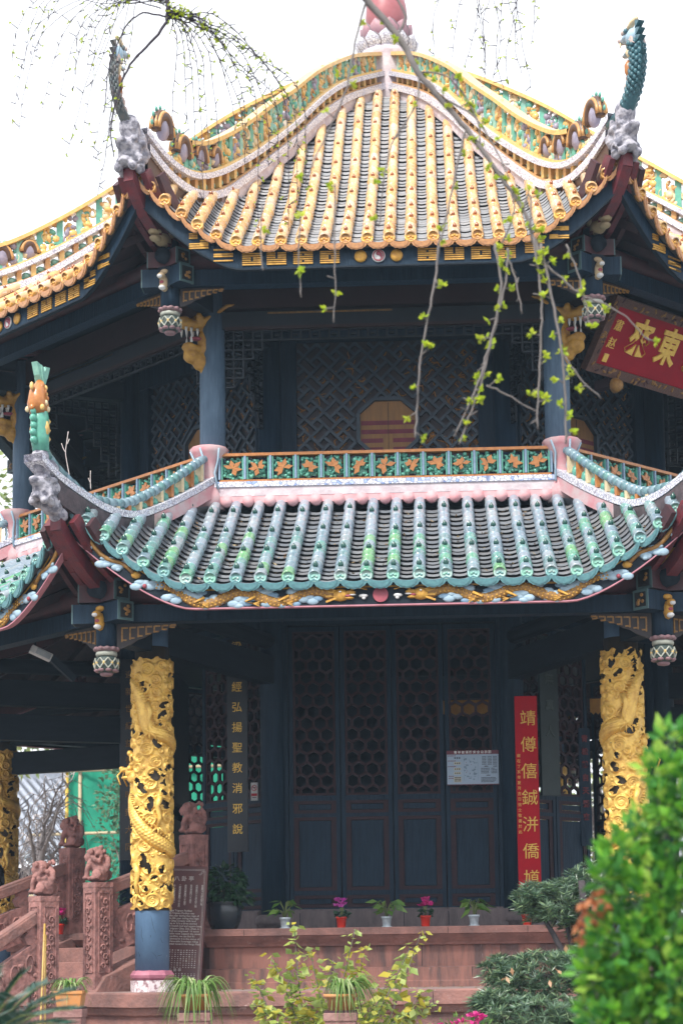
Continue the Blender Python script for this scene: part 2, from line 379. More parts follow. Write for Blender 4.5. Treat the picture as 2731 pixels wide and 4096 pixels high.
def eave_band(d, dz0, dz1, zt0, lift, dd=0, n=60, th=.04, mi=0, m=None, ext=0):
    m = m or MB(); X = d*T8+ext
    lo, hi, lb, hb = [], [], [], []
    for u in np.linspace(-1, 1, n):
        x = u*X; z = zt0+lift(x)
        lo.append((x, -d, z+dz0)); hi.append((x, -d-dd, z+dz1)); lb.append((x, -d+th, z+dz0)); hb.append((x, -d-dd+th, z+dz1))
    return m.grid([lb, lo, hi, hb, lb], mi, False)
def soffit(d0, d1, zt, lift, dz):
    m = MB()
    for k in range(8):
        c, s = cos(k*pi/4), sin(k*pi/4)
        rows = []
        for d in np.linspace(d0, d1, 8):
            rows.append([(x*c+d*s, x*s-d*c, z) for x, z in [(u*d*T8, zt(d)+lift(u*d*T8)-dz) for u in np.linspace(-1, 1, 25)]])
        m.grid(rows, 0)
        for u in np.linspace(-.96, .96, 15):   # rafters under the boards
            P = []
            for d in np.linspace(d0, d1-.06, 6):
                x = u*d1*T8
                if abs(x) > d*T8-.03: continue
                P.append((x*c+d*s, x*s-d*c, zt(d)+lift(x)-dz-.045))
            for a, b in zip(P, P[1:]): m.bar(a, b, .07, .08, 0)
    return m
soff = mat('soffit_boards', (.060, .030, .034), (.035, .024, .030), rough=.7, scale=6, stretch=(2, 2, 2))
lroof = obj('lower_roof', soffit(4.0, 6.70, ztL, liftL, .20), pav, (0, 0, ZC), mats=soff, label='lower roof of grey and green glazed tiles with upturned corners')
uroof = obj('upper_roof', soffit(3.0, 5.64, ztU, liftU, .20), pav, (0, 0, ZC), mats=soff, label='upper roof of yellow glazed tiles with upturned corners')
lt = tile_field(xsL, 4.44, 6.8, ztL, liftL, .060, .172, .135, .10, 'G', .056, .075).mesh('tile_field', [glazeG, panT, nailG, discG, dripG, mortar, glazeB])
ut = tile_field(xsU, .42, 5.73, ztU, liftU, .060, .20, .105, .12, 'O', .060, .068).mesh('tile_field', [glazeY, panU, nailO, discY, dripY, mortar, glazeY])
for k in range(8):
    obj('tile_field', lt, lroof, rotz=k*pi/4)
    obj('tile_field', ut, uroof, rotz=k*pi/4)
# painted eave boards
m = eave_band(6.735, -.262, -.075, 3.40, liftL)                       # 0 board 1 trim 2 gold 3 scale gold 4 pale blue 5 pink 6 white
eave_band(6.745, -.268, -.256, 3.40, liftL, m=m, mi=1, th=.06)
eave_band(6.742, -.10, -.085, 3.40, liftL, m=m, mi=2, th=.03)
def ez(x, h): return 3.235 + liftL(x) + h
for s in (-1, 1):
    X0, X1 = .42, 2.05
    body = [(s*x, -6.742, ez(x, .050*sin((x-X0)*9.5)-.005)) for x in np.linspace(X0, X1, 44)]
    FL = T3(0, -6.735, 0) @ Matrix.Diagonal((1, .4, 1, 1)) @ T3(0, 6.735, 0)
    m.tube(body, [(.052-.03*max(0, (i-30)/14)) for i in range(44)], 8, 3, M=FL)
    for i in range(2, 43):                                             # scales in rows
        for q in (-.62, 0, .62):
            p = body[i]; m.ell((p[0]+(.01 if q == 0 else 0), p[1]-.016+abs(q)*.008, p[2]+q*.045), (.010, .004, .010), 2, 5)
    m.ell((s*.36, -6.74, ez(0, .0)), (.085, .03, .06), 2, 8); m.ell((s*.27, -6.745, ez(0, .018)), (.05, .03, .026), 2, 8)
    m.ell((s*.28, -6.745, ez(0, -.03)), (.045, .028, .014), 2, 8); m.ell((s*.25, -6.765, ez(0, -.004)), (.035, .01, .008), 6, 6)
    m.ell((s*.29, -6.765, ez(0, -.012)), (.03, .01, .012), 5, 6); m.ell((s*.36, -6.772, ez(0, .025)), (.012, .008, .008), 6, 6)
    for a in (-.05, -.01, .03, .055): m.bar((s*.40, -6.75, ez(0, a*.6)), (s*.49, -6.75, ez(0, a*1.25)), .015, .018, 2)
    m.tube([(s*x, -6.76, ez(0, .05+.008*sin(x*40))) for x in np.linspace(.12, .27, 8)], .006, 5, 2)
    m.ell((s*.155, -6.75, ez(0, -.012)), (.045, .014, .018), 6, 7); m.ell((s*.15, -6.75, ez(0, -.032)), (.02, .012, .016), 6, 6)
    for x, h in ((.62, -.03), (.72, .05), (.95, -.045), (1.02, .035), (1.2, -.01), (1.33, .05), (1.5, -.05), (1.66, .03), (1.85, -.03), (2.0, .03), (2.13, -.03), (.55, .05), (.82, -.055), (1.12, .055), (1.25, -.06), (1.42, -.02), (1.58, -.06), (1.75, .06), (2.3, .04), (2.45, -.05)):
        for q in range(4): m.ell((s*(x+.04*q-.05), -6.738, ez(x, h+.022*sin(q*2.1+x*5))), (.060, .012+.002*q, .026+.010*(q % 2)), 4 if q else 8, 8)
    for x in (.82, 1.12, 1.58):                                        # legs and claws
        m.tube([(s*x, -6.757, ez(x, .0)), (s*(x+.09), -6.76, ez(x, -.045)), (s*(x+.02), -6.76, ez(x, -.065))], [.016, .013, .008], 6, 2)
        for q in (-1, 0, 1): m.bar((s*(x+.02), -6.76, ez(x, -.065)), (s*(x-.035), -6.76, ez(x, -.07+.02*q)), .008, .008, 2)
    b2 = [(s*x, -6.742, ez(x, .03*sin((x-2.2)*16)+.005)) for x in np.linspace(2.22, 2.66, 22)]
    m.tube(b2, [.022]*22, 6, 3); m.ell((s*2.2, -6.745, ez(2.2, .01)), (.05, .02, .035), 2, 7); m.ell((s*2.12, -6.75, ez(2.12, -.045)), .022, 5, 7)
    for x in (2.36, 2.5, 2.62): m.ell((s*x, -6.745, ez(x, -.045)), (.03, .014, .02), 4, 6)
m.add([(0.068*cos(a)*(1 if abs(cos(a)) > .25 or sin(a) < 0 else 1), -6.758, ez(0, -.004)+.07*sin(a)-(.03 if 1.2 < a < 1.95 else 0)) for a in np.linspace(0, 2*pi, 24, endpoint=False)], [tuple(range(23, -1, -1))], 5)
m.lathe([(.07, -.012), (.068, .006), (.05, .012)], 20, 5, T3(0, -6.745, ez(0, -.004)) @ Matrix.Rotation(pi/2, 4, 'X'))
lf = m.mesh('eave_board', [dark, mat('pale_pink_trim', (.52, .24, .30), (.40, .16, .2)), goldp, goldd, lblue, redpt, wht, mat('bright_gold_paint', (.74, .46, .07), (.6, .34, .05)), mat('deeper_blue_paint', (.20, .33, .46), (.14, .24, .36))])
m = eave_band(5.66, -.255, -.06, 6.95, liftU)
eave_band(5.67, -.268, -.252, 6.95, liftU, m=m, mi=1, th=.05)
def ezu(x, h): return 6.79 + liftU(x) + h
def trig(x0, w, pat):
    for i in range(3*len(pat)//3):
        h = .055 - .11*i/(len(pat)-1)
        segs = [(x0, x0+w)] if pat[i] else [(x0, x0+w*.44), (x0+w*.56, x0+w)]
        for a, b in segs: m.bar((a, -5.665, ezu((a+b)/2, h) + 0*a), (b, -5.665, ezu((a+b)/2, h)), .016, .013, 2)
for s in (-1, 1):
    for i, xx in enumerate((.38, .64, .90, 1.14, 1.42, 1.66)):
        w = .19; trig(s*(xx+w/2)-w/2, w, [(1, 1, 0, 0, 1, 1), (1, 0, 1, 1, 0, 1), (0, 0, 0, 1, 1, 1)][(i+(s > 0)) % 3])
    m.lathe([(.062, -.01), (.060, .008), (.02, .012)], 18, 2, T3(s*.175, -5.668, ezu(0, 0)) @ Matrix.Rotation(pi/2, 4, 'X'))
DX = T3(0, -5.668, ezu(0, 0)) @ Matrix.Rotation(pi/2, 4, 'X')
m.lathe([(.066, -.01), (.064, .008), (.052, .008), (.05, .004)], 20, 4, DX)
m.tube([(.052*cos(a), .052*sin(a), .008) for a in np.linspace(0, 2*pi, 20)], .007, 5, 3, M=DX)
m.ell((0, .022, .006), (.026, .024, .008), 3, 8, DX); m.ell((0, -.022, .006), (.026, .024, .008), 4, 8, DX); m.ell((.02, .0, .005), (.02, .036, .007), 3, 8, DX)
uf = m.mesh('eave_board', [navy, dark, goldp, redpt, wht])
for k in range(8):
    obj('eave_board', lf, lroof, rotz=k*pi/4)
    obj('eave_board', uf, uroof, rotz=k*pi/4)
# hip rafters (the curved red corner beams) and the red curved boards beside them
def hip_rafter(path, ext):
    m = MB(); P = smoothtab(path, .12)
    m.grid([[(a, y, z+h) for y, h in ((-.055, -.07), (.055, -.07), (.06, .07), (-.06, .07), (-.055, -.07))] for a, z in P], 0, False)
    a, z = P[-1]; m.box((a-.01, 0, z), (.03, .112, .13), 0)
    for s in (-1, 1):
        for off, w, mi in ((.28, .06, 0), (.52, .05, 1)):
            Q = [(r - abs(off)*.35, s*off*(1-.55*i/len(P)), z-.02-.10*off+.1*(i/len(P))) for i, (r, z) in enumerate(P)]
            for a, b in zip(Q, Q[1:]): m.bar(a, b, w, .13, mi)
    return m
hl = hip_rafter([(4.6, 3.75), (5.6, 3.42), (6.3, 3.40), (6.75, 3.44), (7.1, 3.58), (7.35, 3.74), (7.54, 3.90)], 0).mesh('hip_rafter', [redw, redd])
hu = hip_rafter([(3.6, 7.35), (4.8, 7.15), (5.5, 7.17), (5.8, 7.25), (6.05, 7.36), (6.2, 7.48), (6.32, 7.62)], 0).mesh('hip_rafter', [redw, redd])
# ---- lower hip crest, running along +x from the axis
ZB = smoothtab([(4.62, 4.99), (4.86, 4.87), (5.21, 4.69), (5.77, 4.43), (6.3, 4.23), (6.81, 4.178), (7.29, 4.238), (7.64, 4.31), (7.9, 4.42)], .1)
ZT = smoothtab([(4.70, 5.25), (4.98, 5.09), (5.5, 4.79), (6.04, 4.51), (6.43, 4.355), (6.81, 4.302), (7.05, 4.29), (7.29, 4.358), (7.53, 4.44), (7.66, 4.51), (7.80, 4.62)], .1)
def strip(m, tab, z0, z1, th, mi, R0=None, R1=None):
    P = [(r, z) for r, z in tab if (R0 is None or r >= R0) and (R1 is None or r <= R1)]
    for s in (-1, 1):
        m.grid([[(r, s*th/2, z+z0) for r, z in P], [(r, s*th/2, z+z1) for r, z in P]][::s], mi, False)
    m.grid([[(r, -th/2, z+z1) for r, z in P], [(r, th/2, z+z1) for r, z in P]][::-1], mi, False)
    m.grid([[(r, -th/2, z+z0) for r, z in P], [(r, th/2, z+z0) for r, z in P]], mi, False)
m = MB()       # 0 pink 1 dark plaster 2 mosaic 3 tube 4 green 5 orange 6 cream
strip(m, ZB, -.18, -.045, .18, 0, 4.62, 6.0); strip(m, ZB, -.24, -.045, .18, 1, 5.95, 7.75)
strip(m, ZB, -.036, .032, .195, 2)
for i in range(len(ZT)-1):
    a, b = ZT[i], ZT[i+1]
    m.tube([(a[0], 0, a[1]-.045), (b[0]+.01, 0, b[1]-.045)], [.047, .051], 9, 3)
R = 4.95; q = 0
while R < 7.4:
    zb, zt_ = lerp(ZB, R)+.03, lerp(ZT, R)-.045
    m.bar((R, 0, zb), (R, 0, zt_), .05, .08, 5 if q % 2 else 6)
    zb2, zt2 = lerp(ZB, R+.11)+.03, lerp(ZT, R+.11)-.05
    h = zt2-zb2
    if h > .03:
        m.ell((R+.075, 0, zb2+h*.3), (.05, .03, h*.33), 4, 7); m.ell((R+.145, 0, zb2+h*.62), (.05, .03, h*.36), 4, 7)
        m.ell((R+.15, 0, zb2+h*.2), (.035, .03, h*.25), 4, 7)
    R += .20; q += 1
hcl = m.mesh('hip_crest', [pinkp, dplas, porc, tubeb, cgreen, corange, ccream])
# discs riding up the corner, beside the dark plaster
# ---- upper hip crest
W1 = smoothtab([(.30, 11.06), (.37, 11.03), (1.38, 10.46), (2.17, 9.895), (2.78, 9.39), (3.37, 8.94), (4.08, 8.40), (4.6, 8.045), (5.1, 7.85), (5.5, 7.815), (5.83, 7.86), (6.11, 7.95)], .1)
W2 = smoothtab([(.30, 11.24), (1.38, 10.655), (2.05, 10.19), (2.79, 9.57), (3.376, 9.114), (3.98, 8.68), (4.61, 8.277), (5.11, 8.045), (5.5, 7.985), (5.85, 8.02), (6.15, 8.12)], .1)
WT = smoothtab([(.30, 11.53), (1.05, 11.18), (1.6, 10.86), (2.195, 10.465), (2.81, 9.98), (3.4, 9.54), (4.0, 9.08), (4.48, 8.754), (4.88, 8.52), (5.2, 8.40), (5.55, 8.34), (5.95, 8.36)], .1)
m = MB()       # 0 white plaster 1 mosaic 2 yellow 3 green 4 pale green 5 orange 6 cream 7 lilac 8 dark
strip(m, W1, -.25, -.045, .18, 8, 4.6); strip(m, W1, -.18, -.045, .18, 0, None, 4.7)
strip(m, W1, -.043, .043, .24, 1); strip(m, W2, -.035, .03, .22, 1)
strip(m, WT, -.05, 0, .15, 2, None, 5.3); strip(m, W2, .03, .06, .14, 2, None, 5.4); strip(m, W1, .043, .065, .14, 5)
R, q = .5, 0
while R < 5.9:
    z0, z1 = lerp(W1, R)+.06, lerp(W2, R)-.03
    if z1 > z0+.02:
        m.bar((R, 0, z0), (R, 0, z1), .06, .12, 5 if q % 2 else 2)
        m.ell((R+.075, 0, (lerp(W1, R+.08)+lerp(W2, R+.08))/2), (.055, .03, .042), 4, 8)
        m.ell((R+.13, 0, (lerp(W1, R+.13)+lerp(W2, R+.13))/2-.015), (.035, .03, .03), 3, 7)
    R += .17; q += 1
R, q = .42, 0
while R < 5.35:
    f = lambda r: (lerp(W2, r)+.04, lerp(WT, r)-.03)
    z0, z1 = f(R); m.bar((R, 0, z0), (R, 0, z1), .075, .032, 3 if q % 3 else 4)
    base = [2, 6, 7, 4, 2, 6, 2, 7][q % 8]
    for j in range(5):
        a, b = rnd.uniform(.2, .8), rnd.uniform(.1, .9); y0, y1 = f(R+.24*a); cz_ = y0+(y1-y0)*b; k0 = rnd.uniform(0, 6)
        m.tube([(R+.24*a+.052*(1-.1*q)*cos(k0+q), 0, cz_+.06*(1-.1*q)*sin(k0+q)) for q in np.linspace(0, 5, 10)], .019, 5, base if j % 2 else rnd.choice([2, 6, 3, 5]))
    for j in range(9):
        a, b = rnd.uniform(.16, .84), (j+rnd.uniform(.1, .9))/9
        rr_ = R+.24*a; y0, y1 = f(rr_); zz = y0+(y1-y0)*b
        m.ell((rr_, rnd.uniform(-.015, .015), zz), (rnd.uniform(.03, .06), .03, rnd.uniform(.03, .06)), base if rnd.random() < .72 else rnd.choice([2, 3, 5]), 7, rot=Matrix.Rotation(rnd.uniform(-1, 1), 3, 'Y'))
    R += .24; q += 1
for (R, zz, rr_) in ((4.62, 8.58, .075), (4.95, 8.46, .10), (5.30, 8.38, .115), (5.68, 8.46, .125)):      # coils of the ridge dragon
    arc = lambda k, g=0: (R+(rr_*.95+g)*cos(k), 0, zz-.16+(rr_*1.35+g)*sin(k))
    m.tube([arc(k) for k in np.linspace(-.1, pi+.1, 14)], [.05+.02*sin(pi*i/13) for i in range(14)], 10, 8)
    for y in (-.05, -.018, .018, .05): m.tube([(p[0], y, p[2]) for p in [arc(k, .045-abs(y)*.35) for k in np.linspace(.0, pi, 12)]], .020, 5, 5)
    for k in np.linspace(.15, pi-.15, 8): p = arc(k, .085); m.ell(p, (.026, .014, .030), 3, 5)
    m.ell((R, 0, zz-.12), (.10, .06, .13), 7, 8)
hcu = m.mesh('hip_crest', [whitep, porc, cyellow, cgreen, cteal, mat('overexposed_orange_glaze', (.60, .34, .12), (.44, .22, .08), rough=.35), ccream, cpurple, mat('dark_brown_glaze', (.10, .05, .03), rough=.4)])  # ridge orange is paled, overexposure put into its colour
# ---- corner ornaments
def beast_head(m, R, z, s, mi=0):             # open-mouthed beast head biting the corner, looking outwards (+x)
    E = lambda x, y, w, a, b, c, mm=mi: m.ell((R+x*s, y*s, z+w*s), (a*s, b*s, c*s), mm, 8)
    E(0, 0, 0, .20, .15, .20); E(.14, 0, .06, .14, .11, .08); E(.10, 0, -.13, .13, .10, .06); E(.25, 0, .09, .05, .08, .05)
    for y in (-1, 1):
        m.tube([(R+s*(.02+.07*(1-.12*q)*cos(q)), y*s*.17, z+s*(-.16+.07*(1-.12*q)*sin(q))) for q in np.linspace(0, 6, 11)], .020*s, 5, mi); m.tube([(R+s*(-.14+.08*(1-.12*q)*cos(q)), y*s*.15, z+s*(.02+.08*(1-.12*q)*sin(q))) for q in np.linspace(1, 7, 11)], .020*s, 5, mi)
        E(.08, y*.10, .15, .05, .05, .05); E(-.06, y*.14, .12, .09, .04, .05); E(.02, y*.13, -.08, .07, .06, .06)
        E(-.02, y*.12, -.20, .08, .06, .07); E(.12, y*.10, -.20, .07, .06, .06); E(-.14, y*.10, .02, .08, .07, .12)
        E(.02, y*.10, .24, .04, .03, .10)
m = MB(); beast_head(m, 7.74, 4.17, .62); m.ell((7.79, 0, 4.42), (.085, .085, .14)); m.ell((7.66, 0, 4.36), (.12, .09, .10)); m.ell((7.62, 0, 4.05), (.13, .10, .10)); m.ell((7.50, 0, 3.98), (.10, .09, .08))
corner_stone = mat('painted_corner_plaster', (.40, .39, .44), (.15, .15, .19), rough=.75, scale=13, bump=.7, bscale=34, fac=(.40, .56))
cbl = obj('corner_beast', m, lroof, rotz=HIP[0], mats=corner_stone, remesh=.011)
m = MB(); beast_head(m, 6.28, 7.84, .80); m.ell((6.30, 0, 8.10), (.12, .11, .14)); m.ell((6.18, 0, 8.0), (.14, .11, .16))
cbu = obj('corner_beast', m, uroof, rotz=HIP[0], mats=corner_stone, remesh=.011)
m = MB()                                      # leaping fish: green body below, orange scaled back, tail up
m.tube([(7.78, 0, 4.50), (7.80, 0, 4.62), (7.80, 0, 4.76), (7.82, 0, 4.88)], [.075, .085, .085, .08], 10, 0)
for i in range(5): m.ell((7.89+.01*(i % 2), 0, 4.58+.065*i), (.045, .03, .04), 0, 7)
for i in range(3): m.ell((7.72, 0, 4.62+.08*i), (.04, .06, .035), 1, 7)
m.ell((7.80, .06, 4.70), (.04, .04, .08), 1, 7); m.ell((7.80, -.06, 4.70), (.04, .04, .08), 1, 7)
m.tube([(7.82, 0, 4.84), (7.845, 0, 4.92), (7.835, 0, 5.02), (7.80, 0, 5.10), (7.79, 0, 5.15)], [.080, .092, .078, .05, .03], 10, 2)
for i in range(5):
    for a in range(6):
        t = i/4; r_ = (.10-.045*t); m.ell((7.835-.03*t+r_*.88*cos(a*1.05+i*.5), r_*.88*sin(a*1.05+i*.5), 4.87+.05*i), (.020, .026, .030), (2, 1, 4)[(a+i) % 3], 6)
m.ell((7.93, 0, 5.06), (.02, .02, .04), 1, 6)
tail = [(7.79, 5.10), (7.855, 5.18), (7.895, 5.29), (7.83, 5.275), (7.795, 5.225), (7.765, 5.275), (7.69, 5.285), (7.725, 5.18)]
m.prism(tail, -.03, .03, 3); m.prism([(x*.5+7.79*.5, z-.02) for x, z in tail], -.045, .045, 3)
fish = m.mesh('roof_fish', [cgreen, cyellow, corange, cteal, ccream])
m = MB()                                      # dragon neck and head rearing up at the upper corners, looking inwards
m.tube([(6.10, 0, 8.02), (6.30, 0, 8.10), (6.46, 0, 8.22), (6.55, 0, 8.36), (6.59, 0, 8.50), (6.58, 0, 8.62), (6.54, 0, 8.70)], [.11, .09, .07, .062, .072, .070, .06], 9, 0)
for i in range(26):
    t = i/25; P = lerp([(0, 8.06), (.3, 8.2), (.6, 8.38), (.8, 8.52), (1, 8.68)], t); X_ = lerp([(8.02, 6.12), (8.12, 6.33), (8.22, 6.46), (8.36, 6.55), (8.5, 6.59), (8.62, 6.58), (8.7, 6.54)], P)
    for a in range(4): m.ell((X_+.066*cos(a*.9+(i % 2)*.45-2), .072*sin(a*.9+(i % 2)*.45-2), P), (.022, .022, .03), 0, 6)
    if i % 2: m.prism([(X_+.06, P-.03), (X_+.105, P+.015), (X_+.06, P+.035)], -.012, .012, 0)
for i in range(7): m.ell((6.34+.045*i-(.02*i if i > 4 else 0), 0, 8.24+.075*i), (.055, .05, .05), 4, 7)
m.ell((6.47, 0, 8.46), (.05, .09, .11), 2, 8); m.ell((6.52, 0, 8.60), (.03, .10, .08), 3, 7)
m.ell((6.52, 0, 8.76), (.085, .075, .085), 1, 9); m.ell((6.41, 0, 8.805), (.10, .055, .035), 1, 8); m.ell((6.31, 0, 8.82), (.04, .05, .03), 4, 7); m.ell((6.42, 0, 8.655), (.075, .045, .025), 1, 8); m.ell((6.36, 0, 8.66), (.03, .035, .018), 4, 6)
for y in (-.03, .03): m.lathe([(.012, .0), (.002, -.05)], 5, 3, T3(6.33, y, 8.79)); m.ell((6.46, y*1.6, 8.84), (.03, .02, .025), 0, 6); m.prism([(6.52, 8.70), (6.62, 8.66), (6.58, 8.74)], y*2-.01, y*2+.01, 4)
m.ell((6.47, 0, 8.72), (.05, .04, .045), 4, 8); m.ell((6.40, .04, 8.85), .025, 4, 6); m.ell((6.40, -.04, 8.85), .025, 4, 6)
m.tube([(6.42, 0, 8.86), (6.50, 0, 8.91), (6.58, 0, 8.915)], [.03, .028, .02], 6, 3)
for x, z in ((6.62, 8.84), (6.63, 8.77), (6.635, 8.70), (6.66, 8.55)): m.prism([(x-.03, z-.03), (x+.05, z+.01), (x-.02, z+.04)], -.03, .03, 0)
m.v = [tuple(6.5+(x-6.5)*1.1 if i == 0 else (y*1.1 if i == 1 else 8.74+(z-8.74)*1.1) for i in range(3)) if z > 8.645 else (x, y, z) for x, y, z in m.v]
drag = m.mesh('roof_dragon', [mat('dark_teal_glaze', (.03, .09, .12), (.05, .14, .17), rough=.3, scale=20), lblue, corange, ccream, mat('pale_mouth_plaster', (.55, .46, .42), (.38, .28, .26), rough=.6)])
NX = [(8.02, 6.12), (8.12, 6.33), (8.22, 6.46), (8.36, 6.55), (8.5, 6.59), (8.62, 6.58), (8.7, 6.52), (8.95, 6.48)]
m.v = [(lerp(NX, z)+(x-lerp(NX, z))*(.62 if z < 8.66 else .75), y*.62, z) for x, y, z in m.v]
dragw = m.mesh('roof_dragon', [mat('weathered_dark_glaze', (.06, .10, .12), (.16, .15, .14), rough=.6, scale=14, bump=.4)]+list(drag.materials)[1:])
for i, a in enumerate(HIP):
    obj('hip_rafter', hl, lroof, rotz=a); obj('hip_rafter', hu, uroof, rotz=a)
    obj('hip_crest', hcl, lroof, rotz=a); obj('hip_crest', hcu, uroof, rotz=a)
    if i: obj('corner_beast', cbl.data, lroof, rotz=a); obj('corner_beast', cbu.data, uroof, rotz=a)
    obj('roof_fish', fish, lroof, rotz=a); obj('roof_dragon', dragw if i == 0 else drag, uroof, rotz=a)
# corner caps (pink draped plaster) and the straight openwork crest of the lower roof
m = MB(); m.lathe([(.16, 4.60), (.15, 4.75), (.105, 4.86), (.10, 4.98), (.125, 5.10), (.175, 5.18), (.205, 5.235), (.19, 5.25), (.10, 5.24)], 12, 0, T3(4.74, 0, 0))
for k in range(6):
    a = 2*pi*k/6; m.tube([(4.74+r_*cos(a+w_), r_*sin(a+w_), z) for r_, z, w_ in ((.195, 5.22, 0), (.145, 5.10, .12), (.118, 4.97, -.05), (.15, 4.80, .1))], .012, 5, 1)
cap = m.mesh('crest_corner_cap', [pinkp, lblue])
m = MB()      # 0 orange 1 green 2 blue 3 mosaic 4 pink 5 leaf orange 6 leaf yellow
A_ = 4.40; X = 1.70
m.box((0, -A_, 5.166), (2*X, .10, .030), 0); m.box((0, -A_, 4.888), (2*X, .10, .024), 0)
m.box((0, -A_, 4.846), (2*X+.1, .16, .056), 3); m.box((0, -A_-.0, 4.77), (2*X+.24, .13, .094), 7); m.box((0, -A_+.004, 4.688), (2*X+.24, .13, .07), 4)
for i in range(14):
    x0 = -X + i*2*X/13; m.box((x0, -A_-.008, 5.027), (.022, .10, .245), 2)
for i in range(13):
    cx_ = -X + (i+.5)*2*X/13; sg = rnd.choice((-1, 1)); lm = 5 if rnd.random() < .6 else 6
    for sx_ in (-1, 1): m.box((cx_+sx_*.108, -A_, 5.027), (.016, .07, .24), 1)
    m.box((cx_, -A_+.022, 5.027), (.15, .008, .17), 1)
    for j in range(34):
        m.ell((cx_+rnd.uniform(-.095, .095), -A_+rnd.uniform(-.01, .02), 5.027+rnd.uniform(-.11, .11)), (rnd.uniform(.016, .034), .02, rnd.uniform(.012, .025)), 1, 6, rot=Matrix.Rotation(rnd.uniform(-1.5, 1.5), 3, 'Y'))
    for t in range(5):
        a = RAD(rnd.uniform(8, 34)+56*t)*sg + (0 if sg > 0 else pi); L = rnd.uniform(.065, .115)
        c = (cx_+.005, 5.02); tip = (c[0]+L*1.0*cos(a), c[1]+L*.95*sin(a)); wv = rnd.uniform(.020, .030)
        poly = [c, (c[0]+L*.5*cos(a)-wv*sin(a), c[1]+L*.5*sin(a)+wv*cos(a)), tip, (c[0]+L*.5*cos(a)+wv*sin(a), c[1]+L*.5*sin(a)-wv*cos(a))]
        m.prism(poly, -A_-.045, -A_-.028, 5)
for x in xsL:                                  # plaster scallops between the cover tiles
    if abs(x) < 1.8: m.lathe([(.062, -.03), (.062, .03)], 12, 4, T3(x+.118, -A_-.045, 4.675) @ Matrix.Rotation(pi/2, 4, 'X'))
crest = m.mesh('ridge_crest', [corange, cgreen, cblue, porcb, mat('rose_plaster', (.62, .27, .30), (.66, .42, .44), rough=.75, scale=9), corange, cyellow, whitep])
for k in range(8):
    obj('ridge_crest', crest, lroof, rotz=k*pi/4); obj('crest_corner_cap', cap, lroof, rotz=HIP[k])
# finial: plaster drum, two rings of lotus petals, dark pink pear
m = MB()
m.lathe([(.38, 10.7), (.36, 11.1), (.33, 11.4), (.345, 11.54), (.36, 11.60), (.30, 11.64)], 16, 0)
m.lathe([(.30, 11.60), (.26, 11.80), (.24, 12.0)], 16, 1)
for ring, (zz, rad, n, hgt, lean) in enumerate(((11.60, .33, 12, .20, .085), (11.72, .28, 11, .27, .06))):
    for k in range(n):
        a = 2*pi*(k+.5*ring)/n
        Mx = Matrix.Rotation(a, 4, 'Z') @ T3(rad, 0, zz)
        rows = []
        for j, (h, w) in enumerate(((0, .09), (.3, .125), (.6, .115), (.85, .06), (1.0, .01))):
            rows.append([(lean*(h**1.6) - .03*u*u + .04*sin(h*3), u*w, hgt*h) for u in (-1, -.5, 0, .5, 1)])
        m.grid(rows, 1 if ring else 2, True, Mx); m.grid([[(x-.022, y, z) for x, y, z in r] for r in rows][::-1], 3, True, Mx)
        m.tube([(lean*(h**1.6)-.03+.04*sin(h*3), s*w, hgt*h) for s in (1,) for h, w in ((0, .09), (.3, .125), (.6, .115), (.85, .06), (1, .0))], .009, 5, 3, M=Mx)
m.lathe([(.20, 11.88), (.25, 11.98), (.272, 12.12), (.262, 12.28), (.225, 12.44), (.16, 12.62), (.09, 12.78), (.10, 12.86), (.05, 13.0), (.01, 13.1)], 24, 4)
obj('finial', m, uroof, mats=[whitep, mat('petal_pink', (.42, .24, .27), (.30, .16, .20), rough=.5), porc, mat('petal_edge', (.20, .17, .19), rough=.6), mat('dark_pink_finial', (.40, .14, .16), (.30, .09, .10), rough=.4, scale=4)], label='dark pink pear shaped finial on a lotus of petals')
# ------------------------------------------------------------------ the pavilion: eave beams, pendants, columns
def pol(R, a, z): return (R*cos(a), R*sin(a), z)
def eave_beam(ap, z0, z1, ext, zr0, zr1):      # lower square beam and round red purlin, both run past the corner posts
    m = MB(); h = ap*T8+ext
    m.box((0, -ap, (z0+z1)/2), (2*h, .15, z1-z0), 0)
    m.tube([(-h+.2, -ap, (zr0+zr1)/2), (h-.2, -ap, (zr0+zr1)/2)], (zr1-zr0)/2, 14, 1)
    for s in (-1, 1):
        m.box((s*(h-.13), -ap, (z0+z1)/2), (.264, .17, z1-z0+.02), 0)
        m.box((s*(h+.004), -ap, (z0+z1)/2), (.012, .172, z1-z0+.022), 2)
        m.box((s*(h+.011), -ap, (z0+z1)/2), (.006, .125, z1-z0-.025), 3)
        for q in range(5): m.ell((s*(h+.015), -ap+rnd.uniform(-.035, .035), (z0+z1)/2+rnd.uniform(-.045, .045)), (.006, .022, .018), 4, 6)
        m.box((s*(h-.17), -ap, (zr0+zr1)/2), (.22, .172, zr1-zr0-.006), 1); m.box((s*(h-.055), -ap, (zr0+zr1)/2), (.012, .176, zr1-zr0), 2); m.box((s*(h-.047), -ap, (zr0+zr1)/2), (.006, .13, zr1-zr0-.05), 3)
        for q in range(4): m.ell((s*(h-.043), -ap+rnd.uniform(-.035, .035), (zr0+zr1)/2+rnd.uniform(-.04, .04)), (.006, .02, .016), 4, 6)
    return m
bp = mat('beam_end_frame_paint', (.07, .13, .14), rough=.5)
ebl = eave_beam(6.19, 3.116, 3.275, .30, 3.30, 3.50).mesh('eave_beam', [navy, redd, bp, blk, goldd])
ebu = eave_beam(5.11, 6.715, 6.88, .27, 6.905, 7.075).mesh('eave_beam', [navy, redd, bp, blk, goldd])
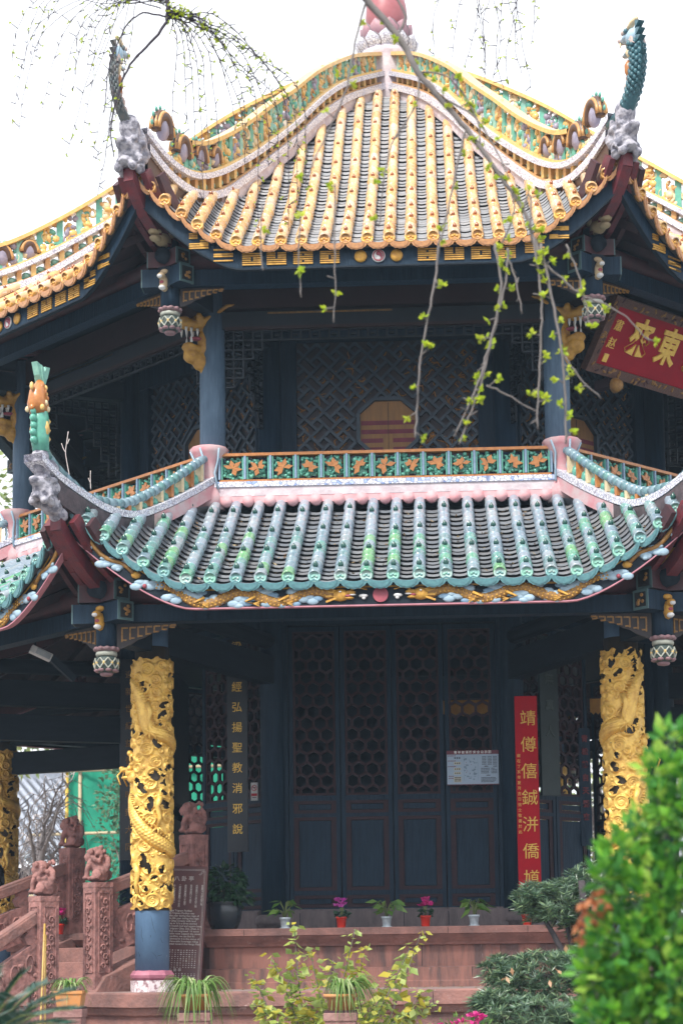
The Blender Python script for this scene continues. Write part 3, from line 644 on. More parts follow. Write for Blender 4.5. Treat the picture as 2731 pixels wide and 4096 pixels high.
def pendant(R, zb, zt_, s=1.0):
    m = MB(); L = []
    m.lathe([(.098*s, zb+.27*s), (.10*s, zb+.40*s), (.088*s, zb+.56*s), (.086*s, zt_)], 8, 0, T3(R, 0, 0), ph=pi/8)
    b = MB()
    b.lathe([(.085*s, zb+.27*s), (.11*s, zb+.265*s), (.10*s, zb+.235*s), (.075*s, zb+.23*s)], 14, 1, T3(R, 0, 0))
    for k in range(10): b.ell((R+.098*s*cos(k*pi/5), .098*s*sin(k*pi/5), zb+.255*s), (.03*s, .03*s, .022*s), 1, 6)
    b.lathe([(.07*s, zb+.235*s), (.098*s, zb+.225*s), (.102*s, zb+.208*s), (.098*s, zb+.19*s), (.075*s, zb+.185*s)], 16, 2, T3(R, 0, 0))
    b.lathe([(.08*s, zb+.188*s), (.104*s, zb+.165*s), (.112*s, zb+.12*s), (.104*s, zb+.07*s), (.08*s, zb+.04*s), (.05*s, zb+.03*s)], 18, 3, T3(R, 0, 0))
    n = 9
    for k in range(n):                         # crossed lattice straps and gold lozenges
        for sg in (-1, 1):
            b.tube([(R+(.107+.009*sin(pi*t))*s*cos(2*pi*(k+sg*t)/n), (.107+.009*sin(pi*t))*s*sin(2*pi*(k+sg*t)/n), zb+(.165-.095*t)*s) for t in np.linspace(0, 1, 5)], .0075*s, 4, 2)
        a = 2*pi*(k+.5)/n; b.ell((R+.110*s*cos(a), .110*s*sin(a), zb+.118*s), (.016*s, .016*s, .020*s), 4, 6)
    for k in range(8): b.ell((R+.085*s*cos(k*pi/4), .085*s*sin(k*pi/4), zb+.055*s), (.035*s, .035*s, .018*s), 1, 6)
    b.lathe([(.05*s, zb+.04*s), (.062*s, zb+.022*s), (.05*s, zb+.006*s), (.02*s, zb)], 12, 1, T3(R, 0, 0))
    d = MB(); x = R+.115*s                     # little animal head set on the post
    z = zb+.50*s
    d.ell((x, 0, z), (.06*s, .045*s, .09*s)); d.ell((x+.05*s, 0, z+.06*s), (.06*s, .04*s, .035*s)); d.ell((x+.04*s, 0, z-.055*s), (.045*s, .035*s, .025*s), 1)
    d.ell((x+.09*s, 0, z+.05*s), (.025*s, .03*s, .02*s), 1); d.ell((x-.0*s, 0, z+.12*s), (.03*s, .05*s, .03*s)); d.ell((x+.04*s, 0, z+.0), (.03*s, .025*s, .02*s), 2)
    return m, b, d
pcol = [navy, mat('faded_pink_grey', (.27, .15, .17), (.20, .13, .14), rough=.6), mat('pendant_strap_paint', (.42, .43, .36), (.28, .30, .27), rough=.5), mat('pendant_dark', (.05, .075, .07), rough=.5), mat('pale_gold_paint', (.68, .50, .20), (.5, .36, .14), rough=.5)]
pl = [x.mesh(n, q) for x, n, q in zip(pendant(6.695, 2.62, 3.62), ('pendant_post', 'pendant_bulb', 'animal_head'), (pcol, pcol, [goldp, wht, redpt]))]
pu = [x.mesh(n, q) for x, n, q in zip(pendant(5.53, 6.235, 7.2, 1.0), ('pendant_post', 'pendant_bulb', 'animal_head'), (pcol, pcol, [mat('pale_animal_paint', (.50, .38, .22), (.34, .26, .18)), wht, redpt]))]
# gold animal bracket holding the corner rafter
m = MB()
for z, R in ((3.60, 6.78), (7.18, 5.62)):
    m.ell((R+.07, 0, z), (.15, .08, .075)); m.ell((R+.20, 0, z+.03), (.09, .07, .035)); m.ell((R+.19, 0, z-.035), (.08, .06, .03)); m.ell((R-.02, 0, z+.07), (.08, .09, .06))
    if z < 5: bl_ = m.mesh('corner_bracket', goldp)
    else: bu_ = m.mesh('corner_bracket', mat('weathered_pale_gold', (.42, .33, .20), (.26, .20, .13), rough=.6))
    m = MB()
# thin gold fretwork spandrels beside each pendant
def spandrel(ap, z, s, sg):
    m = MB()
    if sg:
        x0 = sg*(ap*T8-.10)
        pr = [(x0, z), (x0-sg*.56*s, z)] + [(x0-sg*(.56-.06*i)*s, z-(.018*i*(1+.05*i)+.012*(i % 2))*s-.010) for i in range(1, 8)] + [(x0-sg*.04*s, z-.235*s), (x0, z-.24*s)]
        m.prism(pr if sg > 0 else pr[::-1], -ap-.012, -ap+.012, 0)
        for i in range(7):
            xx = x0-sg*(.05+.075*i)*s; h = (.19-.026*i)*s
            m.box((xx, -ap-.016, z-.02-h*.45), (.014, .012, h*.72), 1); m.box((xx-sg*.03*s, -ap-.016, z-.02-h*.12), (.05*s, .012, .014), 1); m.box((xx-sg*.022*s, -ap-.016, z-.02-h*.72), (.04*s, .012, .014), 1)
    return m
spm = [mat('spandrel_brown', (.04, .030, .030), (.026, .022, .025), rough=.6), goldd]
spn = [spandrel(*q, sg).mesh('spandrel', spm) for q in ((6.19, 3.112, 1), (5.11, 6.712, .8)) for sg in (-1, 1)]
# radial tie beams
m = MB(); m.box((4.95, 0, 3.10), (3.5, .16, .30), 0)
m.grid([[(x, s*.08, 2.95-.05*(1-((x-4.65)/1.25)**2)*0) for x in (3.4, 5.9)] for s in (-1, 1)], 0)
m.tube([(3.3, 0, 3.42), (6.9, 0, 3.42)], .09, 10, 0)
rb1 = m.mesh('tie_beam', dark)
m = MB(); m.box((4.62, 0, 2.70), (2.5, .14, .30), 0); rb2 = m.mesh('tie_beam', dark)
m = MB(); m.box((4.4, 0, 6.80), (2.5, .14, .22), 0); m.tube([(3.3, 0, 7.02), (5.7, 0, 7.02)], .08, 10, 0); rbu = m.mesh('tie_beam', dark)
def fret(W, H, cell, keep, th=.018):           # square fretwork in x,z, keep(i,j) says which cells stay
    m = MB(); nx, nz_ = int(W/cell), int(H/cell)
    for i in range(nx):
        for j in range(nz_):
            if not keep(i, j, nx, nz_): continue
            x, z = i*cell, -j*cell
            m.box((x+cell/2, 0, z), (cell+th, .03, th), 0); m.box((x, 0, z-cell/2), (th, .026, cell), 0)
            m.box((x+cell, 0, z-cell/2), (th, .026, cell), 0); m.box((x+cell/2, 0, z-cell), (cell+th, .03, th), 0)
            if (i+j) % 2: m.box((x+cell/2, 0, z-cell/2), (cell*.5, .03, th), 0)
    return m
f1 = MB(); base = fret(1.1, 1.0, .09, lambda i, j, a, b: j < 2 or j < 10-2.2*min(i, a-1-i))
f1.add(base.v, base.f, 0, False, T3(3.56, 0, 6.66)); fretm = mat('fretwork_dark', (.010, .016, .024), (.007, .011, .017))
fr_r = f1.mesh('fretwork', fretm)
f2 = MB(); base = fret(3.4, .7, .10, lambda i, j, a, b: j < 1 or j < 6-1.6*min(i, a-1-i))
f2.add(base.v, base.f, 0, False, T3(-1.66, -4.31, 6.52)); f2.box((0, -4.31, 6.62), (3.5, .14, .18), 0); f2.box((0, -4.31, 6.90), (3.5, .12, .30), 1)
f2.box((0, -4.36, 6.535), (3.3, .05, .03), 1); f2.box((-.55, -4.37, 6.69), (1.3, .02, .02), 2)
fr_t = f2.mesh('fretwork', [fretm, mat('fret_board_red', (.03, .012, .014)), goldd])
R1, R2, RI = 5.879, 4.663, 3.38
for k, a in enumerate(HIP):
    zz = ZC + (.004 if k % 2 else 0)
    obj('eave_beam', ebl, pav, (0, 0, zz), k*pi/4); obj('eave_beam', ebu, pav, (0, 0, zz), k*pi/4)
    [obj('spandrel', q, pav, (0, 0, ZC), k*pi/4) for q in spn]
    for q in (pl, pu):
        p = obj('pendant_post', q[0], pav, (0, 0, ZC), a); obj('pendant_bulb', q[1], p); obj('animal_head', q[2], p)
    obj('corner_bracket', bl_, pav, (0, 0, ZC), a); obj('corner_bracket', bu_, pav, (0, 0, ZC), a)
    obj('tie_beam', rb1, pav, (0, 0, ZC), a); obj('tie_beam', rbu, pav, (0, 0, ZC), a)
    if k > 1: obj('tie_beam', rb2, pav, (0, 0, ZC), a)
    obj('fretwork', fr_r, pav, (0, 0, ZC), a); obj('fretwork', fr_t, pav, (0, 0, ZC), k*pi/4)
# ---- gilded dragon columns
def carving(seed, hand, head_z):
    rg = np.random.default_rng(seed); NT, NZ = 168, 400; H0_, H1_ = .475, 2.895; HH = H1_-H0_; rad = .185
    th = np.linspace(0, 2*pi, NT, endpoint=False); zz = np.linspace(0, HH, NZ); TH, ZZ = np.meshgrid(th, zz)
    def dist(t0, z0):
        d = np.abs(TH-t0) % (2*pi); d = np.minimum(d, 2*pi-d)*rad
        sgn = np.sin(TH-t0)
        return np.sqrt(d*d+(ZZ-z0)**2), np.arctan2(ZZ-z0, np.where(sgn >= 0, d, -d))
    relief = np.zeros_like(TH); hole = np.zeros_like(TH, bool)
    pts = []
    while len(pts) < 150:
        p = (rg.uniform(0, 2*pi), rg.uniform(.02, HH-.02))
        if all(hypot(min(abs(p[0]-t), 2*pi-abs(p[0]-t))*rad, p[1]-z) > .075+.03*rg.random() for t, z in pts) or rg.random() < .004: pts.append(p)
    for t, z in pts:
        ro, an = dist(t, z); Rr = rg.uniform(.032, .062)
        relief = np.maximum(relief, .027*np.exp(-((ro-Rr)/.011)**2))
        sw = np.where(ro < Rr, .016*(.5+.5*np.cos(2*pi*ro/.022 - an*rg.choice((-1, 1)))), 0); relief = np.maximum(relief, sw)
        if rg.random() < .46:
            hx, hz = rg.uniform(-.01, .01), rg.uniform(-.012, .012)
            hole |= (ro*(1+.35*np.sin(an*2+rg.uniform(0, 6))) < Rr-.012) & (np.cos(an-rg.uniform(0, 6)) < .75)
    for t, z in zip(rg.uniform(0, 2*pi, 420), rg.uniform(0, HH, 420)):
        ro, an = dist(t, z); relief = np.maximum(relief, rg.uniform(.010, .020)*np.exp(-((ro-rg.uniform(.010, .020))/.006)**2))
    lowv = relief < .004
    for t, z in zip(rg.uniform(0, 2*pi, 60), rg.uniform(0, HH, 34)):
        ro, an = dist(t, z); hole |= (ro*(1+.5*np.sin(an*3+t*7)) < .020) & lowv
    # the dragon: a scaled body winding round the shaft
    n = 900; s = np.linspace(0, 1, n); bz = HH*(.93-.86*s)+.07*np.sin(s*23); bt = hand*(2*pi*2.0*s + .55*np.sin(s*17)) + (2.2 if hand > 0 else 1.0)
    best = np.full(TH.shape, 9.); al = np.zeros_like(TH); side = np.zeros_like(TH); wv = np.zeros_like(TH)
    for i in range(n):
        d = (TH-bt[i]+pi) % (2*pi)-pi; dx = d*rad; dz = ZZ-bz[i]; q = np.sqrt(dx*dx+dz*dz); u = q < best
        best[u] = q[u]; al[u] = s[i]; side[u] = dz[u]
        wv[u] = .066*(1-.55*max(0, s[i]-.75)/.25)*(1-.6*max(0, .12-s[i])/.12)
    body = np.sqrt(np.maximum(0, wv*wv-best*best)); inb = best < wv
    L = 5.2; cx = al*L/.034; cyv = side/.026
    sc_ = .009*np.abs(np.sin(pi*(cx+.5*np.floor(cyv)))*np.sin(pi*cyv)); spike = (best > wv) & (best < wv+.020) & (np.sin(al*L/.040*2*pi) > 0) & (side > 0)
    h = .168 + .014*(1) + relief
    h = np.where(spike, np.maximum(h, .212), h); h = np.where((best < wv+.014) & ~spike & ~inb, np.minimum(h, .166), h); h = np.where(inb, np.maximum(h*.0, .172+.78*body+sc_), h)
    hole &= ~inb & ~spike
    edge = np.minimum(ZZ, HH-ZZ); scal = .025+.02*np.sin(TH*7)+.012*np.sin(TH*13+1); hole |= edge < scal*.55
    vs = np.stack([h*np.cos(TH), h*np.sin(TH), ZZ+H0_], -1).reshape(-1, 3)
    m = MB(); fs = []
    for i in range(NZ-1):
        for j in range(NT):
            j2 = (j+1) % NT
            if not hole[i, j] and not hole[i+1, j2] : fs.append((i*NT+j, i*NT+j2, (i+1)*NT+j2, (i+1)*NT+j))
    m.add(vs.tolist(), fs, 0, True)
    hd = MB(); a = pi*.93 if hand > 0 else RAD(-22)
    Mh = Matrix.Rotation(a, 4, 'Z') @ T3(.21, 0, head_z)
    for c, r in (((0, 0, 0), (.07, .07, .06)), ((.06, 0, .03), (.07, .045, .025)), ((.10, 0, .045), (.03, .035, .022)), ((.05, 0, -.045), (.06, .04, .02)), ((.0, .05, .04), (.03, .03, .03)), ((.0, -.05, .04), (.03, .03, .03)),
                 ((-.02, 0, .07), (.05, .05, .05)), ((-.01, 0, .14), (.035, .045, .06)), ((.02, 0, .19), (.03, .03, .03)), ((-.03, .05, -.06), (.06, .03, .05)), ((-.03, -.05, -.06), (.06, .03, .05)), ((-.03, 0, -.12), (.05, .05, .06))):
        hd.ell(c, r, 0, 8, Mh)
    for y in (-1, 1): hd.tube([(-.0, y*.04, .06), (-.06, y*.09, .10), (-.10, y*.12, .17)], [.016, .013, .006], 6, 0, M=Mh); hd.tube([(.09, y*.03, .02), (.12, y*.07, -.03), (.08, y*.09, -.12)], .008, 5, 0, M=Mh)
    lg = []
    for (t, z, u) in ((RAD(-95), 2.45, 1), (RAD(-60), 1.55, -1), (RAD(-130), .92, 1)):       # clawed legs
        P = [(.21*cos(t+q), .21*sin(t+q), z+w) for q, w in ((0, 0), (.15*u, -.10), (.02*u, -.20), (.12*u, -.29))]
        l_ = MB(); l_.tube(P, [.032, .028, .022, .018], 7, 0); lg.append(l_)
        for e in (-.22, 0, .22): l_.tube([P[-1], (.23*cos(t+.12*u+e), .23*sin(t+.12*u+e), z-.33), (.215*cos(t+.12*u+e*1.4), .215*sin(t+.12*u+e*1.4), z-.37)], [.012, .010, .004], 5, 0)
    return m.mesh('dragon_carving', gold), hd, [q.mesh('dragon_leg', gold) for q in lg]
cvA, hdA, lgA = carving(3, 1, 1.80); cvB, hdB, lgB = carving(8, -1, 1.86)
hdA = hdA.mesh('dragon_head', gold); hdB = hdB.mesh('dragon_head', gold)
m = MB(); m.lathe([(.163, -.10), (.163, .60), (.155, 2.9), (.155, 3.3)], 28, 0)
rc = random.Random(21)
for i in range(34):                            # hairline cracks in the paint
    t_, z_ = rc.uniform(0, 2*pi), rc.uniform(-.06, .44); P = []; dt, dz = rc.uniform(-.06, .06), rc.uniform(-.03, .03)
    for q in range(6): P.append((.1632*cos(t_), .1632*sin(t_), z_)); t_ += dt+rc.uniform(-.05, .05); z_ = min(.45, max(-.08, z_+dz+rc.uniform(-.012, .012)))
    m.tube(P, [.0012, .0018, .0018, .0016, .0013, .0008], 4, 1, False)
shaft = m.mesh('dragon_column', [mat('blue_column_paint', (.11, .20, .33), (.075, .14, .24), rough=.55, scale=5, bump=.5, bscale=9, stretch=(1, 1, .6), chips=((.32, .38, .44), .04, 10)), mat('paint_crack', (.03, .05, .08))])
sm_ = MB(); sm_.lathe([(.153, .62), (.153, 3.25)], 20, 0)
m = MB(); m.lathe([(.165, -.085), (.185, -.092), (.212, -.13), (.205, -.155), (.18, -.175), (.17, -.18)], 8, 0, ph=pi/8, smooth=False); m.lathe([(.205, -.18), (.205, -.31)], 8, 1, ph=pi/8, smooth=False)
cbase = m.mesh('column_base', [mat('dark_pink_plinth_paint', (.40, .16, .21), (.30, .10, .15), rough=.55, scale=12, bump=.2), mat('flaking_white_plinth', (.64, .56, .58), (.25, .15, .17), rough=.85, scale=22, bump=.4, fac=(.42, .52))])
m = MB(); m.tube([], 0) if False else None
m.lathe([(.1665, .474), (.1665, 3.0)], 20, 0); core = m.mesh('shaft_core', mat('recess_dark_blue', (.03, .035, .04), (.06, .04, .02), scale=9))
for k, a in enumerate(HIP):
    c = obj('dragon_column', shaft, pav, (R1*cos(a), R1*sin(a), ZC), a+pi/2)
    A_side = k % 2 == 0
    ca = -(a+pi/2)
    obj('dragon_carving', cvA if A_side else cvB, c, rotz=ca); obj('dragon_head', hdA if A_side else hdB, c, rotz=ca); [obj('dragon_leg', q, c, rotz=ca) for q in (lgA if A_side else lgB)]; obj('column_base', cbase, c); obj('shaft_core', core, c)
# ---- inner columns, upper columns with gold dragon brackets
m = MB(); m.lathe([(.13, .46), (.128, 3.5), (.125, 7.2)], 24, 0); icol = m.mesh('inner_column', navy)
m = MB(); m.lathe([(.165, .30), (.165, .36), (.195, .37), (.20, .42), (.17, .465), (.14, .475)], 20, 0); idrum = m.mesh('column_drum', grey)
m = MB(); m.lathe([(.134, 4.6), (.134, 5.9), (.128, 7.05)], 24, 0); ucol = m.mesh('upper_column', navyL)
m = MB(); E = lambda x, y, z, a, b, c, mi=0: m.ell((x, y, z), (a, b, c), mi, 8)     # roaring head, looking out along +x
E(.26, 0, 6.56, .15, .10, .06); E(.33, 0, 6.60, .07, .085, .04); E(.16, 0, 6.60, .09, .10, .08); E(.24, 0, 6.31, .12, .085, .045); E(.28, 0, 6.34, .06, .08, .025)
E(.24, 0, 6.23, .10, .09, .085); E(.14, 0, 6.18, .10, .08, .10); E(.08, 0, 6.09, .06, .06, .09); E(.10, 0, 6.36, .07, .08, .18)
for i in range(5): E(.02, 0, 6.18+.075*i, .06, .025, .035)
for y in (-1, 1):
    E(.20, y*.09, 6.64, .04, .03, .04); m.tube([(.14, y*.06, 6.60), (.02, y*.10, 6.68), (-.10, y*.15, 6.78), (-.20, y*.18, 6.80)], [.03, .026, .022, .014], 7, 0); m.tube([(.06, y*.09, 6.65), (.04, y*.11, 6.73)], [.02, .012], 6, 0)
MG = MB(); MG.add(m.v, m.f, 0, True)
gh = obj('dragon_bracket', MG, pav, (R2*cos(HIP[0]), R2*sin(HIP[0]), ZC), HIP[0]-RAD(34), mats=mat('aged_gold_paint', (.50, .28, .045), (.30, .15, .03), rough=.5, scale=14, bump=.25, bscale=30), remesh=.014)
m = MB()
for y in (-1, 1):
    for x in (.20, .27, .33): m.lathe([(.018, .06), (.012, .02), (.002, -.02)], 6, 0, T3(x, y*.055, 6.45))
    m.lathe([(.002, .06), (.012, .02), (.016, -.02)], 6, 0, T3(.27, y*.055, 6.38))
m.ell((.18, 0, 6.42), (.09, .05, .02), 1, 8)
teeth = m.mesh('teeth', [wht, redpt])
obj('teeth', teeth, gh)
for k, a in enumerate(HIP):
    i_ = obj('inner_column', icol, pav, (RI*cos(a), RI*sin(a), ZC), a); obj('column_drum', idrum, i_)
    obj('upper_column', ucol, pav, (R2*cos(a), R2*sin(a), ZC), a)
    if k: b = obj('dragon_bracket', gh.data, pav, (R2*cos(a), R2*sin(a), ZC), a+(RAD(34) if k == 1 else 0)); obj('teeth', teeth, b)
# ---- floors and ceilings (octagonal slabs)
def octa(m, R, z0, z1, mi=0, Rin=None, ang=0):
    n = 8; P = [(R*cos(HIP[k]+ang), R*sin(HIP[k]+ang)) for k in range(n)]
    m.add([(x, y, z0) for x, y in P] + [(x, y, z1) for x, y in P], [tuple(range(7, -1, -1)), tuple(range(8, 16))] + [(k, (k+1) % 8, (k+1) % 8+8, k+8) for k in range(8)], mi)
m = MB(); octa(m, 4.60, 4.62, 4.90); octa(m, 3.3, 3.62, 3.80); obj('gallery_floor', m, pav, (0, 0, ZC), mats=dark)
m = MB(); octa(m, 5.35, 7.10, 7.22); obj('upper_ceiling', m, pav, (0, 0, ZC), mats=dark)
# ---- lower walls: four honeycomb doors on every side
def door_meshes():
    fr, la, pn = MB(), MB(), MB(); w = .548
    for s in (-1, 1): fr.box((s*(w/2-.022), 0, 2.05), (.044, .06, 3.08), 0)
    for z, h in ((.525, .035), (.70, .05), (1.535, .04), (1.72, .055), (3.565, .05)): fr.box((0, -.001, z), (w-.088, .055, h), 0)
    for z0, z1 in ((.545, .675), (.725, 1.515), (1.555, 1.693)):
        for s in (-1, 1): pn.box((s*(w/2-.071), .004, (z0+z1)/2), (.054, .045, z1-z0-.001), 1); pn.box((0, .004, z0+.0175 if s < 0 else z1-.0175), (w-.196, .045, .035), 1)
        pn.box((0, .010, (z0+z1)/2), (w-.21, .03, z1-z0-.082), 0)
    x0, x1, z0, z1 = -w/2+.046, w/2-.046, 1.75, 3.54
    for x in (x0+.012, x1-.012): la.box((x, .004, (z0+z1)/2), (.024, .04, z1-z0), 0)
    for z in (z0+.012, z1-.012): la.box((0, .004, z), (x1-x0-.048, .04, .024), 0)
    r = .084; dx = r*sqrt(3); row = 0; z = z0+.03; seen = set()
    while z < z1+r:
        x = x0-dx+(dx/2 if row % 2 else 0)
        while x < x1+dx:
            C = [(x+r*sin(j*pi/3), z+r*cos(j*pi/3)) for j in range(6)]
            for j in range(6):
                a, b = C[j], C[(j+1) % 6]; key = (round((a[0]+b[0])*200), round((a[1]+b[1])*200))
                if key in seen: continue
                seen.add(key)
                if all(x0 <= p[0] <= x1 and z0 <= p[1] <= z1 for p in (a, b)): la.bar((a[0], .004, a[1]), (b[0], .004, b[1]), .030, .034, 0, up=(0, 1, 0))
                else:
                    t = [max(x0, min(x1, p[0])) for p in (a, b)]; u = [max(z0, min(z1, p[1])) for p in (a, b)]
                    ins = [x0 <= p[0] <= x1 and z0 <= p[1] <= z1 for p in (a, b)]
                    if any(ins) and hypot(t[0]-t[1], u[0]-u[1]) > .02:
                        if abs(a[0]-b[0]) < .001: la.bar((a[0], .004, u[0]), (a[0], .004, u[1]), .030, .034, 0, up=(0, 1, 0))
                        else:
                            i, o = (a, b) if ins[0] else (b, a); f = 1
                            for lo, hi, q in ((x0, x1, 0), (z0, z1, 1)):
                                if o[q] < lo: f = min(f, (lo-i[q])/(o[q]-i[q]))
                                if o[q] > hi: f = min(f, (hi-i[q])/(o[q]-i[q]))
                            la.bar((i[0], .004, i[1]), (i[0]+(o[0]-i[0])*f, .004, i[1]+(o[1]-i[1])*f), .030, .034, 0, up=(0, 1, 0))
            x += dx
        z += r*1.5; row += 1
    return fr.mesh('door', navy), la.mesh('lattice', brown), pn.mesh('panel', [navy, brown])
dm = door_meshes()
m = MB()
for s in (-1, 1): m.box((s*1.175, -3.05, 2.06), (.10, .09, 3.1), 0)
m.box((0, -3.05, 3.66), (2.36, .10, .10), 0); m.box((0, -3.12, .405), (2.40, .30, .20), 1); m.box((0, -3.10, .515), (2.3, .20, .02), 1)
for x in (-.62, .1, .57, -1.0, .86): m.box((x, -3.272, .41), (.006, .004, .15), 2)
dframe = m.mesh('door_frame', [navy, grey, dark])
for k in range(8):
    f = obj('door_frame', dframe, pav, (0, 0, ZC), k*pi/4)
    for i in range(4):
        if (k, i) in ((1, 2), (1, 3), (7, 0), (7, 1), (3, 1), (3, 2), (5, 1), (5, 2)): continue      # leaves standing open
        a = k*pi/4; x, y = (i-1.5)*.562, -3.04
        d = obj('door', dm[0], pav, (x*cos(a)-y*sin(a), x*sin(a)+y*cos(a), ZC), a)
        obj('lattice', dm[1], d); obj('panel', dm[2], d)
m = MB(); m.box((0, .9, 2.0), (3.0, .12, 3.2), 0); m.box((0, -.2, .75), (1.8, .9, .8), 1); m.box((-1.95, .4, 2.0), (.10, 4.0, 3.2), 0); m.box((-2.78, 0, 1.06), (.06, 2.3, 1.35), 0); m.box((-2.78, 0, 2.75), (.06, 2.3, 1.65), 0); octa(m, 3.5, .30, .38, 2)  # altar and floor, plus added dark panels blocking daylight behind the lattices
obj('altar_and_light_blockers', m, pav, (0, 0, ZC), mats=[dark, redd, grey])
# ---- upper walls: fret lattice over a dark board, octagonal hatch with trigram stripes
X0, X1, Z0, Z1 = -.985, 1.0, 4.92, 6.80; OC = [(-.32, 5.98), (-.145, 6.135), (.155, 6.135), (.33, 5.98), (.33, 5.66), (.155, 5.5), (-.145, 5.5), (-.32, 5.66)]
def inoct(x, z, g=0): return abs(x-.005) < .325+g and 5.5-g < z < 6.135+g and abs(x-.005)+abs(z-5.82) < .50+g*1.4
lat = MB(); u = .100
dirs = [(1, 0), (0, 1), (-1, 0), (0, -1)]
def r2(i, j): return ((i-j)*u*.7071+.005, (i+j)*u*.7071+5.3)
def seg(a, b):
    (x, z), (x2, z2) = r2(*a), r2(*b); mx, mz = (x+x2)/2, (z+z2)/2
    if not (X0 < mx < X1 and Z0 < mz < Z1) or inoct(mx, mz, .03): return
    lat.bar((x, -3.03, z), (x2, -3.03, z2), .032, .032, 0, up=(0, 1, 0))
for i in range(-30, 31):
    for j in range(-30, 31):
        if (i + 2*j) % 5 == 0:
            for q, (a, b) in enumerate(dirs):
                e, f_ = dirs[(q+1) % 4]
                seg((i, j), (i+a, j+b)); seg((i+a, j+b), (i+a+e, j+b+f_))
for a, b in zip(OC, OC[1:]+OC[:1]): lat.bar((a[0], -3.045, a[1]), (b[0], -3.045, b[1]), .04, .05, 0, up=(0, 1, 0))
latm = lat.mesh('lattice', mat('lattice_blue_grey', (.060, .085, .115), (.04, .06, .085), rough=.5))
m = MB(); m.box((0, -2.98, 5.86), (2.4, .03, 1.98), 0)
rg = random.Random(4)
for i in range(150):
    x, z, a = rg.uniform(X0, X1), rg.uniform(5.2, Z1-.1), rg.uniform(0, 6.28)
    if inoct(x, z, .05): continue
    for b in range(rg.randint(2, 3)):
        p = [(x, -2.997, z)]; aa = a+b*2.1
        for q in range(3): aa += rg.uniform(-.7, .7); p.append((p[-1][0]+.035*cos(aa), -2.997, p[-1][2]+.035*sin(aa)))
        m.tube(p, [.0075, .0065, .005, .003], 4, 1, False)
bb = m.mesh('back_board', [mat('dark_brown_board', (.050, .036, .040), (.034, .026, .030), rough=.6), mat('crack_gold', (.50, .24, .05), (.35, .16, .04))])
m = MB(); m.prism(OC, -3.02, -3.0, 0)
m.box((.01, -3.023, 5.8), (.006, .004, .6), 2)
for z, br in ((5.87, 0), (5.77, 0), (5.67, 1), (5.57, 1)):
    for a, b in ([(-.29, .30)] if not br else [(-.29, -.05), (.06, .30)]):
        m.box(((a+b)/2, -3.0225, z), (b-a, .003, .048), 1)
hatch = m.mesh('hatch', [mat('ochre_board', (.36, .19, .07), (.26, .14, .06), rough=.6, stretch=(3, 3, .5)), mat('maroon_stripe', (.22, .04, .07), rough=.6), blk])
m = MB()
for s in (-1, 1): m.box((s*1.10-.0, -3.03, 5.9), (.18, .10, 2.1), 0); m.box((s*1.015, -3.06, 5.9), (.03, .06, 2.0), 0)
m.box((0, -3.03, 6.93), (2.4, .12, .24), 0)
wfr = m.mesh('upper_window', navy)
for k in range(8):
    w = obj('upper_window', wfr, pav, (0, 0, ZC), k*pi/4)
    obj('lattice', latm, w); obj('back_board', bb, w); obj('hatch', hatch, w)
# ------------------------------------------------------------------ stone platform, stairs, balustrades
plat = thing('stone_platform', 'two tier moulded red sandstone platform under the pavilion', 'platform', (XB, YB, 0), YAW)
def tier(a_top, prof, mis):
    m = MB(); q = 1/cos(pi/8)
    for i in range(len(prof)-1):
        (o0, z0), (o1, z1) = prof[i], prof[i+1]
        v = [((a_top+o)*q*cos(h), (a_top+o)*q*sin(h), z) for o, z in ((o0, z0), (o1, z1)) for h in HIP]
        m.add(v, [(k, 8+k, 8+(k+1) % 8, (k+1) % 8) for k in range(8)], mis[i])
    n = len(prof)
    m.add([((a_top+prof[0][0])*q*cos(h), (a_top+prof[0][0])*q*sin(h), prof[0][1]) for h in HIP], [tuple(range(8))], 2)
    return m
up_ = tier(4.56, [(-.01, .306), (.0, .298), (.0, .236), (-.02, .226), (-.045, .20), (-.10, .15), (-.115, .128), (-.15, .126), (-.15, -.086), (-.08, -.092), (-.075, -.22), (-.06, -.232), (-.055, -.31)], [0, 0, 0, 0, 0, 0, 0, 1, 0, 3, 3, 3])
for x, z, h, y in ((-1.45, .267, .062, -4.5605), (-.35, .267, .062, -4.5605), (.52, .267, .062, -4.5605), (1.35, .267, .062, -4.5605), (-1.0, .02, .2, -4.411), (.25, .02, .2, -4.411), (1.1, .02, .2, -4.411), (-.6, -.155, .12, -4.482), (.75, -.155, .12, -4.482)): up_.box((x+rnd.uniform(-.05, .05), y, z), (.005, .004, h), 4)
obj('upper_tier', up_, plat, (0, 0, ZC), mats=[stone, stoned, stoneg, stoned, blk])
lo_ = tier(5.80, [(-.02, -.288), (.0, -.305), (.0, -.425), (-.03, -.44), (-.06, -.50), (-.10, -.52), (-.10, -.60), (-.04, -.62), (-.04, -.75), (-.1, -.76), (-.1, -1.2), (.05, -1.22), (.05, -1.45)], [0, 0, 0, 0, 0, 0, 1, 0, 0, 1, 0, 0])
for (x, z, w) in ((-1.6, -.37, .01), (.4, -.37, .006), (1.5, -.37, .006)): lo_.box((x, -5.799, z), (w*.8, .006, .11), 4)
for x in (-1.1, -.2, .95, 1.7): lo_.box((x, -5.702, -.56), (.006, .006, .07), 4)
obj('lower_tier', lo_, plat, (0, 0, ZC), mats=[stone, stoned, stoneg, stoned, blk])
s2 = sqrt(.5)
def SP(d, t, z): return (-s2*d - s2*t, -s2*d + s2*t, z)        # left-front side: d outwards, t along
st = thing('stone_stairs', 'worn red sandstone steps climbing to the pavilion between carved balustrades', 'stairs', L2W(*SP(5.5, -.53, -ZC)), YAW-pi/4)
